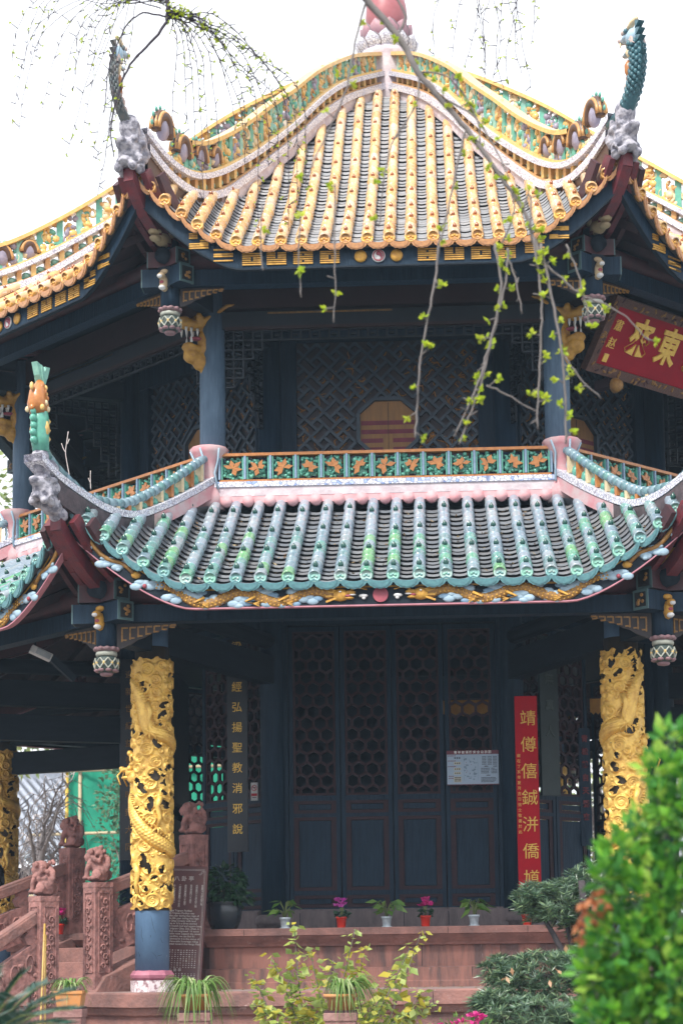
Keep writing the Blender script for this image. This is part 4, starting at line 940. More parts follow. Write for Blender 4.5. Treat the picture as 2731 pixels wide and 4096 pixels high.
def stair_local(m, d0, d1, t0, t1, z0, z1, mi=0): m.box((0+(t0+t1)/2*-1 - .53*1, -( (d0+d1)/2-5.5), (z0+z1)/2+ZC), (abs(t1-t0), abs(d1-d0), z1-z0), mi)
# in the stairs' own frame x runs along the side (towards the front corner), y inwards
for i in range(4):
    z = .30-.15*(i+1); m = MB(); stair_local(m, 4.5, 4.86+.27*i, -1.5, .45, z-.19, z, 0)
    obj('step', m, st, mats=stone, bevel=.008)
for i in range(6):
    z = -.30-.16*(i+1); m = MB(); stair_local(m, 5.7, 6.35+.28*i, -1.5, .45, z-.22, z, 0)
    obj('step', m, st, mats=stone, bevel=.008)
for t in (-1.6, .54):
    m = MB(); xx = -t-.53
    m.prism([(5.5-4.5, .28+ZC), (5.5-5.62, -.14+ZC), (5.5-5.75, -.31+ZC), (5.5-4.5, -.31+ZC)], -.16, .16, 0, T3(xx, 0, 0) @ Matrix.Rotation(pi/2, 4, 'Z'))
    obj('cheek_stone', m, st, mats=stone, bevel=.01)
carve = mat('carved_sandstone', (.33, .160, .145), (.17, .088, .082), rough=.85, scale=11, bump=.9, bscale=18, fac=(.36, .6))
def lion_mesh(seed):
    r_ = random.Random(seed); m = MB(); E = lambda x, y, z, a, b, c: m.ell((x, y, z), (a, b, c), 0, 9)
    E(0, 0, .03, .105, .105, .035); E(.02, 0, .13, .075, .075, .11); E(-.02, 0, .19, .07, .075, .09); E(.06, 0, .09, .06, .095, .075)
    E(-.045, 0, .265, .085, .085, .080); E(-.115, 0, .25, .045, .05, .032); E(-.11, 0, .215, .035, .042, .018); E(-.12, 0, .275, .025, .035, .02)
    for y in (-1, 1):
        m.tube([(-.05, y*.055, .20), (-.085, y*.062, .12), (-.09, y*.06, .045)], [.034, .028, .026], 8); E(-.105, y*.06, .045, .04, .03, .022)
        E(.045, y*.09, .075, .06, .03, .055); E(.0, y*.095, .04, .045, .03, .022); E(-.075, y*.055, .30, .025, .025, .022); E(-.02, y*.085, .30, .025, .02, .035)
    for i in range(22):
        a = r_.uniform(0, 2*pi); h = r_.uniform(.16, .34); E(.005+.085*cos(a)*.8+.01, .09*sin(a), h, .024, .024, .026)
    m.tube([(.09, 0, .08), (.12, 0, .16), (.10, .02, .23), (.07, 0, .27)], [.025, .03, .028, .018], 7)
    return m
lions = [obj('lion', lion_mesh(i), None, mats=carve, remesh=.011) for i in range(2)]
lm_ = [o.data for o in lions]
for o in lions: bpy.data.objects.remove(o)
def newel(parent, d, t, z0, z1, t0, d0, lion_i, turn):      # parent frame origin at SP(d0,t0)
    m = MB(); w = .205; x, y = -(t-t0), -(d-d0)
    m.box((x, y, (z0+z1)/2+ZC), (w, w, z1-z0), 0); m.box((x, y, z1-.025+ZC), (w+.006, w+.006, .05), 0)
    m.box((x, y, z0+.06+ZC), (w+.03, w+.03, .12), 0)
    for sx, sy in ((0, -1), (1, 0), (-1, 0), (0, 1)):          # sunk panel with scroll relief
        c = (x+sx*(w/2+.001), y+sy*(w/2+.001))
        zz0, zz1 = z0+.17, z1-.10; R3 = Matrix.Rotation(atan2(sy, sx)+pi/2, 4, 'Z')
        Mx = T3(c[0], c[1], ZC) @ R3
        for xx in (-.062, .062): m.box((xx, -.004, (zz0+zz1)/2), (.010, .010, zz1-zz0), 0, Mx)
        for zz in (zz0, zz1): m.box((0, -.004, zz), (.13, .010, .010), 0, Mx)
        k, z = 0, zz0+.06
        while z < zz1-.05:
            sg = 1 if k % 2 else -1
            m.tube([(sg*(.012+.030*cos(q)*(1-.09*q)), -.006, z+.034*sin(q)*(1-.09*q)) for q in np.linspace(0, 7, 13)], .009, 5, 0, M=Mx)
            m.ell((-sg*.034, -.005, z+.035), (.018, .010, .024), 0, 6, Mx); z += .088; k += 1
    n = obj('newel_post', m, parent, mats=[carve])
    obj('lion', lm_[lion_i], n, (x, y, z1+ZC), turn)
    return n
def rail(parent, d0, t, za, da, zb, db, hb):                # sloping rail + carved panel between two posts
    xx = 0
    m = MB(); m.bar((xx, -(da-d0), za+ZC-.05), (xx, -(db-d0), zb+ZC-.05), .13, .10, 0)
    m.bar((xx, -(da-d0), za+ZC+.008), (xx, -(db-d0), zb+ZC+.008), .11, .03, 0)
    obj('handrail', m, parent, mats=stone, bevel=.012)
    m = MB(); dy = -(db-da)
    def pz(f, h): return (-(da-d0)+dy*f, za+(zb-za)*f+ZC+h)
    P = [pz(0, -.27), pz(1, -.27), pz(1, -.27-hb), pz(0, -.27-hb)]
    Rz = T3(xx, 0, 0) @ Matrix.Rotation(pi/2, 4, 'Z')
    m.prism([(y, z) for y, z in P], -.045, .045, 0, Rz)
    for f in (.04, .96, .5):
        y, z = pz(f, -.185); m.prism([(y-.05, z-.09), (y+.05, z-.09), (y+.09, z-.02), (y+.05, z+.02), (y+.085, z+.09), (y-.085, z+.09), (y-.05, z+.02), (y-.09, z-.02)], -.04, .04, 0, Rz)
    L = abs(dy); n = max(3, int(L/.16))
    for i in range(n):
        f = (i+.5)/n; y, z = pz(f, -.27-hb*.5)
        for s in (-1, 1):
            m.tube([(s*.048, y+.06*cos(q)*(1-.1*q), z+hb*.32*sin(q)*(1-.1*q)) for q in np.linspace(0, 6.5, 12)], .011, 5, 0)
            m.ell((s*.047, y+.07, z+hb*.25*(1 if i % 2 else -1)), (.012, .04, .025), 0, 6)
    obj('carved_panel', m, parent, mats=carve)
b1 = thing('stone_balustrade', 'carved stone balustrade running up behind the near gilded column', 'balustrade', L2W(*SP(5.6, -1.6, -ZC)), YAW-pi/4, 'stair balustrades')
newel(b1, 5.60, -1.6, -.27, .765, -1.6, 5.6, 0, RAD(20)); newel(b1, 4.43, -1.6, .30, 1.265, -1.6, 5.6, 1, RAD(30))
rail(b1, 5.6, -1.6, .745, 5.50, 1.07, 4.53, .40)
b2 = thing('stone_balustrade', 'pink lit stone balustrade in front, its lion post beside the bamboo pole', 'balustrade', L2W(*SP(6.22, -1.6, -ZC)), YAW-pi/4, 'stair balustrades')
newel(b2, 6.22, -1.6, -.62, .625, -1.6, 6.22, 1, RAD(10)); newel(b2, 7.75, -1.6, -1.45, -.25, -1.6, 6.22, 0, RAD(20))
rail(b2, 6.22, -1.6, .47, 6.32, -.30, 7.65, .36)
b3 = thing('stone_balustrade', 'shaded stone balustrade farther back, on the far side of the steps', 'balustrade', L2W(*SP(5.6, .54, -ZC)), YAW-pi/4, 'stair balustrades')
newel(b3, 4.45, .54, .30, 1.24, .54, 5.6, 0, RAD(25)); newel(b3, 5.75, .54, -.27, .72, .54, 5.6, 1, RAD(20))
rail(b3, 5.6, .54, 1.055, 4.55, .68, 5.65, .38)
# ------------------------------------------------------------------ boards and signs
lacq = mat('black_lacquer_board', (.020, .026, .034), (.014, .018, .026), rough=.4, scale=6)
redl = mat('red_lacquer_board', (.50, .010, .022), (.40, .008, .02), rough=.6, spec=.12, scale=5, bump=.05)
gtxt = mat('gilt_lettering', (.86, .60, .13), (.70, .44, .08), rough=.4, metal=.1, scale=30)
def board(name, label, cat, base, W, H, yaw, m, txt, size, line, tm, th=.03, tilt=0, bold=.012, group=None, z0=None, frame=None):
    x, y, z = base
    t = thing(name, label, cat, L2W(x, y, z), YAW+yaw, group)
    p = MB(); p.box((0, 0, H/2), (W, th, H), 0)
    if txt:
        for body, sz, tx, tz, ln, bo in txt:
            v, f = lettering(body, sz, T3(tx, -th/2-.004, tz), ln, .004, bo)
            p.add(v, f, 1)
    obj('panel', p, t, mats=[m, tm])
    return t
V = lambda s: '\n'.join(s)
board('couplet_board', 'tall black board with gilt characters hanging left of the closed doors', 'couplet board', (-1.66, -3.20, 1.147), .225, 2.30, RAD(-8), lacq, [(V('梁玄經弘揚聖教消邪說'), .118, 0, 2.27, 1.86, .0)], .1, 1, gtxt)
board('couplet_board', 'dim black board with gilt characters behind the near gilded column', 'couplet board', (-3.09, -1.46, 1.17), .25, 2.36, RAD(-6), lacq, [(V('迎新世紀益晉文明臻大同'), .098, -.02, 2.22, 2.07, .0)], .1, 1, goldd)
board('couplet_board', 'bright red board with seven large gold characters and a fine side inscription', 'couplet board', (1.432, -3.29, .575), .238, 2.18, RAD(1), redl,
      [(V('靖僔僖鋮洴僑馗'), .176, .02, 2.02, 1.61, .0), (V('歲在丁亥年夏月吉日信士敬書於此'), .040, -.088, 1.56, 1.45, .0)], .1, 1, gtxt)
board('couplet_board', 'dark green black board with faint characters, half hidden behind the red board', 'couplet board', (1.70, -2.86, 1.72), .26, 1.75, RAD(38), mat('dark_green_board', (.018, .034, .036), rough=.5), [(V('道無真人'), .13, 0, 1.62, 2.2, .002)], .1, 1, mat('faint_lettering', (.06, .085, .075)))
board('couplet_board', 'narrow blue black board with faded red characters at the open doorway', 'couplet board', (2.12, -2.22, 1.205), .14, 1.32, RAD(25), navy, [(V('青松鶴自天飛來'), .085, 0, 1.24, 1.72, .002)], .1, 1, mat('faded_red_lettering', (.20, .03, .04)))
# name plaque under the right hand eave
s45 = sqrt(.5)
t = thing('name_plaque', 'dark red plaque with gold cursive characters in a carved gilt frame under the eaves', 'plaque', L2W(4.29*s45, -4.29*s45, 6.13), YAW+pi/4)
Mt = Matrix.Rotation(math.atan2(.46, .69), 4, 'X')
PW, PH = 2.72, .83
m = MB(); m.box((0, 0, PH/2), (PW-.16, .05, PH-.16), 0, Mt); obj('panel', m, t, mats=mat('crimson_lacquer', (.34, .008, .022), (.25, .006, .018), rough=.6, scale=4, spec=.15, bump=.03))
m = MB()
for s in (-1, 1): m.box((s*(PW/2-.05), -.02, PH/2), (.10, .09, PH), 0, Mt); m.box((0, -.02, PH/2+s*(PH/2-.05)), (PW-.2, .09, .10), 0, Mt)
for i in range(110):
    s = rnd.choice((-1, 1)); 
    c = (s*(PW/2-.05)+rnd.uniform(-.03, .03), -.066, rnd.uniform(.05, PH-.05)) if i % 4 == 0 else (rnd.uniform(-PW/2+.08, PW/2-.08), -.066, PH/2+s*(PH/2-.05)+rnd.uniform(-.03, .03))
    m.ell(c, (.035, .008, .014), 1 if i % 3 else 2, 6, Mt, Matrix.Rotation(rnd.uniform(-1.5, 1.5), 3, 'Y'))
obj('frame', m, t, mats=[mat('carved_frame_brown', (.13, .055, .035), (.07, .034, .028), rough=.5, scale=40, bump=.8), goldd, redd])
b = MB()
for ch, x in (('來', -.74), ('東', -.26), ('氣', .24), ('紫', .74)):
    v, f = lettering(ch, .42, Mt @ T3(x, -.03, PH*.80), 1, .012, .012, sx=.8); b.add(v, f, 0)
v, f = lettering(V('肅赵'), .13, Mt @ T3(-1.12, -.03, PH*.72), 1.5, .006); b.add(v, f, 0); b.box((-1.12, -.03, .18), (.07, .012, .09), 0, Mt)
obj('lettering', b, t, mats=gtxt)
for x in (-.9, .9):
    b = MB(); b.lathe([(.05, -.14), (.075, -.10), (.085, -.06), (.06, -.04)], 12, 0, T3(x, .0, -.10) @ Matrix.Rotation(RAD(-80), 4, 'X')); b.box((x, .08, -.07), (.10, .2, .10), 1)
    obj('support', b, t, mats=[goldd, brown])
# fire safety notice on the door
t = thing('notice_board', 'pale blue printed notice with a maroon heading fixed on the honeycomb door', 'notice', L2W(.860, -3.10, 1.832), YAW)
m = MB(); m.box((0, 0, .185), (.552, .014, .37), 0); obj('panel', m, t, mats=mat('notice_blue', (.34, .46, .60), (.31, .42, .56), rough=.4, bump=0))
m = MB(); m.box((0, -.002, .35), (.556, .016, .042), 0); m.box((0, -.002, .004), (.556, .016, .008), 0); obj('heading', m, t, mats=mat('notice_maroon', (.16, .03, .06), rough=.4, bump=0))
b = MB(); v, f = lettering('青 羊 宫 消 防 安 全 公 示 牌', .032, T3(0, -.012, .366), 1, .001, .001); b.add(v, f, 0)
ink = 1
for (x0, z0, n, w, rows, gap) in ((-.26, .315, 6, .012, 1, .02), (-.26, .26, 6, .012, 1, .02), (-.26, .20, 6, .012, 1, .02), (-.255, .095, 4, .013, 2, .022)):
    for r_ in range(rows):
        for i in range(n): b.box((x0+i*.0145, -.0085, z0-r_*gap), (.010, .002, .009), 2)
for z in (.235, .172, .128): b.box((-.165, -.0085, z), (.075, .002, .028), 3); [b.box((-.165+q*.022, -.0105, z), (.012, .002, .014), 1) for q in (-1, 0, 1)]
b.box((-.165, -.0085, .06), (.08, .002, .06), 3)
for q in range(3):
    for w in range(5): b.box((-.193+w*.014, -.0105, .08-q*.018), (.010, .002, .010), 1)
[b.box((-.165+q*.024, -.0085, .292), (.015, .002, .016), 1) for q in (-1, 0, 1)]
for i in range(26): b.box((-.09+rnd.choice((0, .025, .05, .09, .11))+rnd.uniform(0, .02), -.0085, rnd.uniform(.05, .30)), (rnd.uniform(.008, .03), .002, rnd.uniform(.005, .022)), 4)
for x in (-.095, .055): b.box((x, -.0085, .18), (.002, .002, .26), 4)
for i in range(7): b.box((rnd.uniform(-.08, .05), -.0095, rnd.uniform(.07, .27)), (.005, .002, .008), 2)
for r_ in range(6):
    for c_ in range(12): b.box((.105+c_*.0115+.012*(c_//4), -.0085, .302-r_*.0165), (.0075, .002, .009), 1)
for z, n in ((.175, 12), (.158, 12), (.142, 11), (.126, 11), (.075, 20), (.060, 21), (.045, 20), (.030, 18)):
    for c_ in range(n): b.box((.09+c_*.0078, -.0085, z), (.0055, .002, .008), 1)
for z, n in ((.175, 5), (.158, 8), (.142, 8), (.126, 8)):
    for c_ in range(n): b.box((.20+c_*.0078, -.0085, z), (.0055, .002, .008), 1)
for x, z in ((.13, .197), (.225, .197), (.15, .10)): [b.box((x+q*.014, -.0085, z), (.010, .002, .011), 1) for q in range(3)]
obj('printing', b, t, mats=[wht, mat('notice_ink', (.05, .06, .09), bump=0), mat('notice_red_ink', (.22, .05, .08), bump=0), mat('notice_paper_slip', (.62, .62, .52), bump=0), mat('notice_plan_blue', (.20, .30, .42), bump=0)])
t = thing('no_smoking_sign', 'small white no smoking sign beside the black couplet board', 'sign', L2W(-1.50, -3.02, 1.71), YAW-RAD(15))
m = MB(); m.box((0, 0, .097), (.078, .008, .195), 0); obj('panel', m, t, mats=wht)
m = MB(); m.tube([(.027*cos(a), -.006, .135+.030*sin(a)) for a in np.linspace(0, 2*pi, 20)], .004, 5, 0); m.bar((-.019, -.006, .156), (.019, -.006, .114), .006, .004, 0, up=(0, 1, 0))
m.box((0, -.005, .062), (.066, .003, .028), 0); m.box((0, -.005, .14), (.03, .003, .008), 1); m.box((0, -.005, .032), (.05, .003, .006), 1)
obj('printing', m, t, mats=[mat('sign_red', (.55, .03, .05), bump=0), blk])
# information stele leaning against the platform
t = thing('information_stele', 'dark reddish engraved information slab with white lettering leaning behind the near gilded column', 'information slab', L2W(-2.10, -5.02, -.288), YAW)
Mt = Matrix.Rotation(RAD(-12), 4, 'X') @ Matrix.Rotation(RAD(2.3), 4, 'Y')
m = MB(); m.box((0, 0, .62), (.52, .05, 1.24), 0, Mt); obj('slab', m, t, mats=mat('polished_brown_stone', (.11, .036, .028), (.065, .03, .038), rough=.35, scale=2.2, bump=.02, spec=.3), bevel=.006)
b = MB()
for s in (-1, 1):
    for q in (.235, .225): b.box((s*q, -.0265, .62), (.0025, .002, 1.14), 0, Mt)
for z in (1.205, 1.195, .045, .035): b.box((0, -.0265, z), (.46, .002, .0025), 0, Mt)
for s in (-1, 1):
    for q in (.02, .035, .05): b.box((s*(.235-q), -.0267, 1.205-q), (.03, .002, .0025), 0, Mt); b.box((s*(.235-q), -.0267, 1.205-q), (.0025, .002, .03), 0, Mt)
def tx(s, sz, x, z, ln=1.0): v, f = lettering(s, sz, Mt @ T3(x, -.027, z), ln, .001, .0006); b.add(v, f, 0)
tx('八 卦 亭', .055, .03, 1.135)
for i in range(8):                             # columns of small characters
    tx(V('同治十二年至光亭高約二十米方形八角石柱殿'[i:i+11-(i % 3)]), .024, -.17+.055*i, 1.05, .86)
tx('Eight Trigram Pavilion\nEight Trigram Pavilion was\nbuilt in the year during the reign of\nand in the 8th year during the reign\nof the Qing Dynasty with land\nof 160 sq m. It is a three storied\npavilion with round roof and square base.\nThe eight trigram Qian, Dui, Zhen, Li\nXun and Kun are engraved. 16 stone\npillars in double rows support the eaves.\nIn the pavilion, we can find 81\ndragons enshrined in it is the statue of\nSupreme Venerable Sovereign riding\nan ox going west toward the Hangu Pass.', .026, .015, .80, .98)
for r_ in range(9):
    for c_ in range(15):
        b.box((-.205+c_*.028, -.0267, .395-r_*.021), (rnd.uniform(.008, .018), .002, rnd.uniform(.004, .013)), 0, Mt)
tx('八 卦 亭', .034, .0, .215)
for r_ in range(7):
    for c_ in range(14): b.box((-.20+c_*.030, -.0267, .165-r_*.018), (rnd.uniform(.005, .016), .002, rnd.uniform(.008, .013)), 0, Mt)
obj('lettering', b, t, mats=mat('engraved_white', (.42, .38, .36), rough=.6, bump=0))
# ------------------------------------------------------------------ plants: helpers
def leafmesh(name, P, D, L, W, m, fold=.18, droop=0., N=None):
    P = np.asarray(P, float).reshape(-1, 3); n = len(P); D = np.asarray(D, float); D = D/np.maximum(np.linalg.norm(D, axis=1, keepdims=True), 1e-6)
    L = np.broadcast_to(np.asarray(L, float), n)[:, None]; W = np.broadcast_to(np.asarray(W, float), n)[:, None]
    if N is None: N = nr.normal(size=(n, 3)); N[:, 2] = np.abs(N[:, 2])+.6
    S = np.cross(D, N); S /= np.maximum(np.linalg.norm(S, axis=1, keepdims=True), 1e-6); U = np.cross(S, D)
    mid = P + D*L*.48 - U*W*fold; tip = P + D*L - np.array([0, 0, 1.])*L*droop
    e1 = P + D*L*.42 + S*W*.5; e2 = P + D*L*.42 - S*W*.5
    vs = np.stack([P, e1, tip, e2, mid], 1).reshape(-1, 3)
    b = np.arange(n)[:, None, None]*5; F = (np.array([[0, 1, 4], [1, 2, 4], [2, 3, 4], [3, 0, 4]])[None] + b).reshape(-1, 3)
    me = bpy.data.meshes.new(name); me.vertices.add(len(vs)); me.vertices.foreach_set('co', vs.ravel())
    me.loops.add(F.size); me.loops.foreach_set('vertex_index', F.ravel().astype(np.int32))
    me.polygons.add(len(F)); me.polygons.foreach_set('loop_start', np.arange(0, F.size, 3, dtype=np.int32)); me.polygons.foreach_set('loop_total', np.full(len(F), 3, dtype=np.int32))
    me.materials.append(m); me.update(calc_edges=True); me.validate()
    return me
def rdir(n, up=0.): d = nr.normal(size=(n, 3)); d[:, 2] += up; return d/np.linalg.norm(d, axis=1, keepdims=True)
def blob(n, c, r, shell=.55):
    d = rdir(n); q = (shell + (1-shell)*nr.random(n)**.6)[:, None]; return np.array(c) + d*q*np.array(r), d
def leafmat(name, cols, trans=.35, rough=.45): return mat(name, cols[0], cols[-1], rough=rough, bump=0, island=cols, trans=trans, spec=.4)
lf_pot = leafmat('pot_leaf_green', [(.07, .17, .03), (.10, .24, .04), (.05, .13, .03), (.16, .28, .06)])
lf_dark = leafmat('dark_leaf_green', [(.012, .045, .022), (.022, .075, .028), (.010, .034, .020), (.035, .095, .035)], .2, .35)
lf_cyc = leafmat('cyclamen_leaf', [(.035, .09, .05), (.06, .13, .09), (.03, .07, .045)])
lf_spi = leafmat('spider_plant_blade', [(.16, .28, .06), (.26, .36, .12), (.09, .20, .04), (.44, .50, .26), (.12, .24, .05)], .35)
lf_yel = leafmat('yellow_green_leaf', [(.46, .42, .05), (.32, .42, .10), (.52, .52, .12), (.24, .36, .10), (.52, .40, .03), (.42, .52, .20), (.36, .46, .16)], .4)
lf_pod = leafmat('blue_green_needle_leaf', [(.045, .095, .065), (.075, .135, .095), (.030, .065, .050), (.11, .18, .13), (.06, .14, .06), (.20, .28, .14)], .2, .28)
lf_bush = leafmat('bright_green_leaf', [(.11, .34, .03), (.22, .50, .04), (.04, .15, .03), (.42, .62, .10), (.05, .20, .05), (.16, .40, .05), (.07, .25, .06)], .36, .2)
lf_cycad = leafmat('cycad_leaflet', [(.012, .05, .035), (.02, .075, .045), (.03, .09, .06)], .15, .3)
lf_bud = leafmat('new_leaf_bud', [(.46, .60, .03), (.36, .52, .03), (.58, .66, .06), (.40, .46, .05)], .45)
lf_bg = leafmat('far_leaf', [(.10, .20, .11), (.16, .27, .15), (.22, .34, .20), (.08, .15, .09)], .3)
lf_bgy = leafmat('far_yellow_leaf', [(.32, .38, .12), (.24, .32, .10), (.40, .42, .16), (.16, .24, .08)], .3)
petal = leafmat('magenta_petal', [(.62, .02, .24), (.72, .05, .32), (.52, .02, .20)], .3)
petal2 = leafmat('violet_pink_petal', [(.60, .07, .48), (.70, .16, .56), (.50, .04, .36)], .3)
deadl = leafmat('dead_brown_leaf', [(.42, .15, .06), (.52, .22, .10), (.34, .11, .05)], .3)
bark = mat('grey_bark', (.20, .18, .16), (.11, .10, .09), rough=.9, scale=20, bump=.5)
barkd = mat('dark_bark', (.055, .045, .05), (.03, .028, .032), rough=.9, scale=20, bump=.4)
stemg = mat('green_stem', (.16, .20, .06), (.10, .13, .05), rough=.6)
terra = mat('terracotta', (.52, .22, .07), (.40, .24, .12), rough=.8, scale=9, bump=.3, fac=(.35, .6))
potred = mat('red_plastic_pot', (.62, .035, .02), (.52, .03, .02), rough=.35, bump=0)
potwh = mat('white_pot', (.50, .55, .60), (.30, .37, .43), rough=.35, bump=0, scale=30)
soil = mat('soil', (.045, .032, .024), rough=1, scale=40, bump=.6)
# ------------------------------------------------------------------ pots on the platform edge
def small_pot(x, kind, label, s=1.0, flower=None):
    t = thing('potted_plant', label, 'potted plant', L2W(x, -4.33, .306), YAW, 'small pots along the platform edge')
    m = MB(); h = .112*s
    m.lathe([(.038*s, 0), (.040*s, .004), (.050*s, h*.8), (.056*s, h*.82), (.057*s, h), (.050*s, h), (.047*s, h*.85)], 18, 0)
    m.lathe([(.048*s, h*.80), (.047*s, h*.87)], 14, 1)
    if kind == 'w': m.lathe([(.05*s, -.001), (.055*s, .006), (.045*s, .012)], 18, 0)
    obj('pot', m, t, mats=[potred if kind == 'r' else potwh, soil])
    n = 17 if flower is None else 30; P, D, L, W = [], [], [], []; st = MB()
    for i in range(n):
        a = rnd.uniform(0, 6.28); 
        if flower is None:
            r_, z = rnd.uniform(.02, .12)*s, h+rnd.uniform(.06, .17)*s
            st.tube([(0, 0, h*.85), (r_*.35*cos(a), r_*.35*sin(a), h+.6*(z-h)), (r_*cos(a), r_*sin(a), z)], [.004, .0035, .003], 5, 0)
            P.append((r_*cos(a), r_*sin(a), z)); D.append((cos(a), sin(a), rnd.uniform(-.9, .1))); L.append(rnd.uniform(.09, .145)*s); W.append(rnd.uniform(.055, .085)*s)
        else:
            r_, z = rnd.uniform(.02, .075), h+rnd.uniform(.0, .06)
            P.append((r_*cos(a)*.8, r_*sin(a)*.8, z)); D.append((cos(a), sin(a), rnd.uniform(-.35, .3))); L.append(rnd.uniform(.045, .065)); W.append(rnd.uniform(.045, .06))
            if i < 9: st.tube([(0, 0, h*.85), (r_*.4*cos(a), r_*.4*sin(a), h+.09)], [.003, .003], 5, 0)
    obj('foliage', leafmesh('foliage', P, D, L, W, lf_pot if flower is None else lf_cyc, droop=.12), t)
    if len(st.v): obj('stems', st, t, mats=stemg)
    if flower:
        P, D = [], []
        for i in range(9):
            c = np.array([rnd.uniform(-.055, .055), rnd.uniform(-.045, .045), h+rnd.uniform(.09, .17)])
            for q in range(6): P.append(c); D.append((cos(q*1.05), sin(q*1.05), rnd.uniform(.3, 1.2)))
        obj('flowers', leafmesh('flowers', P, D, .046, .036, flower), t)
    return t
small_pot(-1.075, 'w', 'white pot of arching green leaves, beside the round column drum')
small_pot(-.51, 'r', 'red pot with violet pink cyclamen flowers on the platform edge', flower=petal2)
small_pot(-.056, 'w', 'white pot of drooping green leaves between two red flowering pots', .95)
small_pot(.333, 'r', 'red pot with deep magenta cyclamen flowers, below the middle of the doors', flower=petal)
small_pot(.817, 'w', 'white pot with upright green leaves, right of the magenta cyclamen')
small_pot(1.345, 'r', 'red pot with magenta flowers half hidden by the dark shrub', flower=petal)
small_pot(1.667, 'w', 'white pot almost hidden behind the hanging shrub twigs', .9)
small_pot(1.80, 'r', 'red pot almost hidden behind the hanging shrub twigs', .9, flower=petal)
small_pot(-3.2, 'r', 'red pot glimpsed on the landing beyond the bamboo pole', flower=petal).location = L2W(-3.62, -3.0, .30)
t = thing('potted_bush', 'large black glazed pot with a dense dark green bush by the column', 'potted plant', L2W(-1.70, -4.22, .306), YAW)
m = MB(); m.lathe([(.125, 0), (.135, .012), (.165, .08), (.182, .16), (.180, .225), (.172, .255), (.182, .268), (.186, .28), (.165, .28), (.155, .25)], 26, 0); m.lathe([(.16, .24), (.158, .255)], 18, 1)
obj('pot', m, t, mats=[mat('black_glazed_pot', (.020, .028, .038), (.014, .02, .028), rough=.25, bump=.05, coat=.3), soil])
st = MB(); P, D = blob(520, (0, 0, .45), (.225, .2, .20), .45)
P2, D2 = blob(120, (.05, 0, .33), (.24, .2, .09), .6); P = np.vstack([P, P2]); D = np.vstack([D, D2]); D[:, 2] -= .75
obj('foliage', leafmesh('foliage', P, D, nr.uniform(.055, .085, len(P)), nr.uniform(.035, .05, len(P)), lf_dark), t)
for i in range(12): a = rnd.uniform(0, 6.28); st.tube([(0, 0, .24), (.05*cos(a), .05*sin(a), .36), (.15*cos(a), .15*sin(a), .48)], [.006, .005, .003], 5, 0)
obj('stems', st, t, mats=barkd)
t = thing('leafy_shrub', 'thin green shrub growing behind the balustrade, left of the near gilded column', 'shrub', at(430, 3640, 20.3) - Vector((0, 0, .6)))
P, D = blob(260, (0, 0, .62), (.20, .18, .36), .3); obj('foliage', leafmesh('foliage', P, D, .05, .022, lf_dark), t)
st = MB(); [st.tube([(0, 0, 0), (.08*cos(i), .08*sin(i), .5), (.14*cos(i), .14*sin(i), .9)], [.006, .005, .002], 5, 0) for i in range(6)]; obj('stems', st, t, mats=barkd)
# ------------------------------------------------------------------ posts and pots in front
def post_pot(U, Vtop, Y, w, label_p, label_q, rect, trailing):
    c = at(U, Vtop, Y)
    p = thing('stone_post', label_p, 'post', (c.x, c.y, 0), YAW, 'low stone posts in front')
    m = MB(); m.box((0, 0, c.z/2), (w*.92, w*.92, c.z), 0); m.box((0, 0, c.z-.03), (w, w, .06), 0)
    for s in (0, 1, 2, 3): m.box((0, -w*.463, c.z*.5), (w*.6, .012, c.z-.22), 0, Matrix.Rotation(s*pi/2, 4, 'Z'))
    obj('shaft', m, p, mats=mat('pink_grey_post_stone', (.34, .20, .18), (.20, .10, .095), rough=.85, scale=9, bump=.4, bscale=40), bevel=.012)
    m = MB(); m.box((0, 0, c.z+.008), (w*.95, w*.95, .016), 0); obj('tray', m, p, mats=redd)
    t = thing('spider_plant', label_q, 'potted plant', (c.x, c.y, c.z+.016), YAW, 'spider plants on the low posts')
    m = MB(); h = .115
    if rect: m.lathe([(w*.56, 0), (w*.64, h*.8), (w*.70, h*.82), (w*.70, h), (w*.60, h), (w*.58, h*.8)], 4, 0, Matrix.Rotation(pi/4, 4, 'Z'), smooth=False); m.lathe([(w*.58, h*.82), (w*.57, h*.88)], 4, 1, Matrix.Rotation(pi/4, 4, 'Z'), smooth=False)
    else: m.lathe([(w*.38, 0), (w*.44, h*.8), (w*.52, h*.82), (w*.53, h*1.02), (w*.45, h*1.02), (w*.43, h*.8)], 20, 0); m.lathe([(w*.44, h*.82), (w*.43, h*.88)], 16, 1)
    obj('pot', m, t, mats=[terra, soil])
    m = MB(); n = 60 if rect else 190
    for i in range(n):
        a = rnd.uniform(0, 6.28); L = rnd.uniform(.10, .24) if rect else rnd.uniform(.12, .40); drop = rnd.uniform(.0, .95)*(.5 if rect and i % 3 else 1); kink = rnd.uniform(-.35, .35)
        ax, ay = cos(a), sin(a)
        if trailing: ax = ax*.75+.30
        P = []
        for q in np.linspace(0, 1, 8):
            rr_ = L*(.15+.62*q); z = h+L*(.55*q*(1-q)*2.2) + .05*q - drop*L*1.1*q**2.2
            P.append((ax*rr_-ay*kink*rr_*q, ay*rr_*.8+ax*kink*rr_*q, z))
        w0 = rnd.uniform(.0045, .0085); rows = []
        for (x, y, z), ww in zip(P, (.5, .85, 1, 1, .95, .8, .5, .08)): rows.append([(x-ay*w0*ww, y+ax*w0*ww, z), (x, y, z-.003), (x+ay*w0*ww, y-ax*w0*ww, z)])
        m.grid(rows, 0, True)
    obj('foliage', m, t, mats=lf_spi)
post_pot(283, 4036, 14, .21, 'red stone post under the square terracotta planter at the left', 'sparse spider plant in a square terracotta planter', True, False)
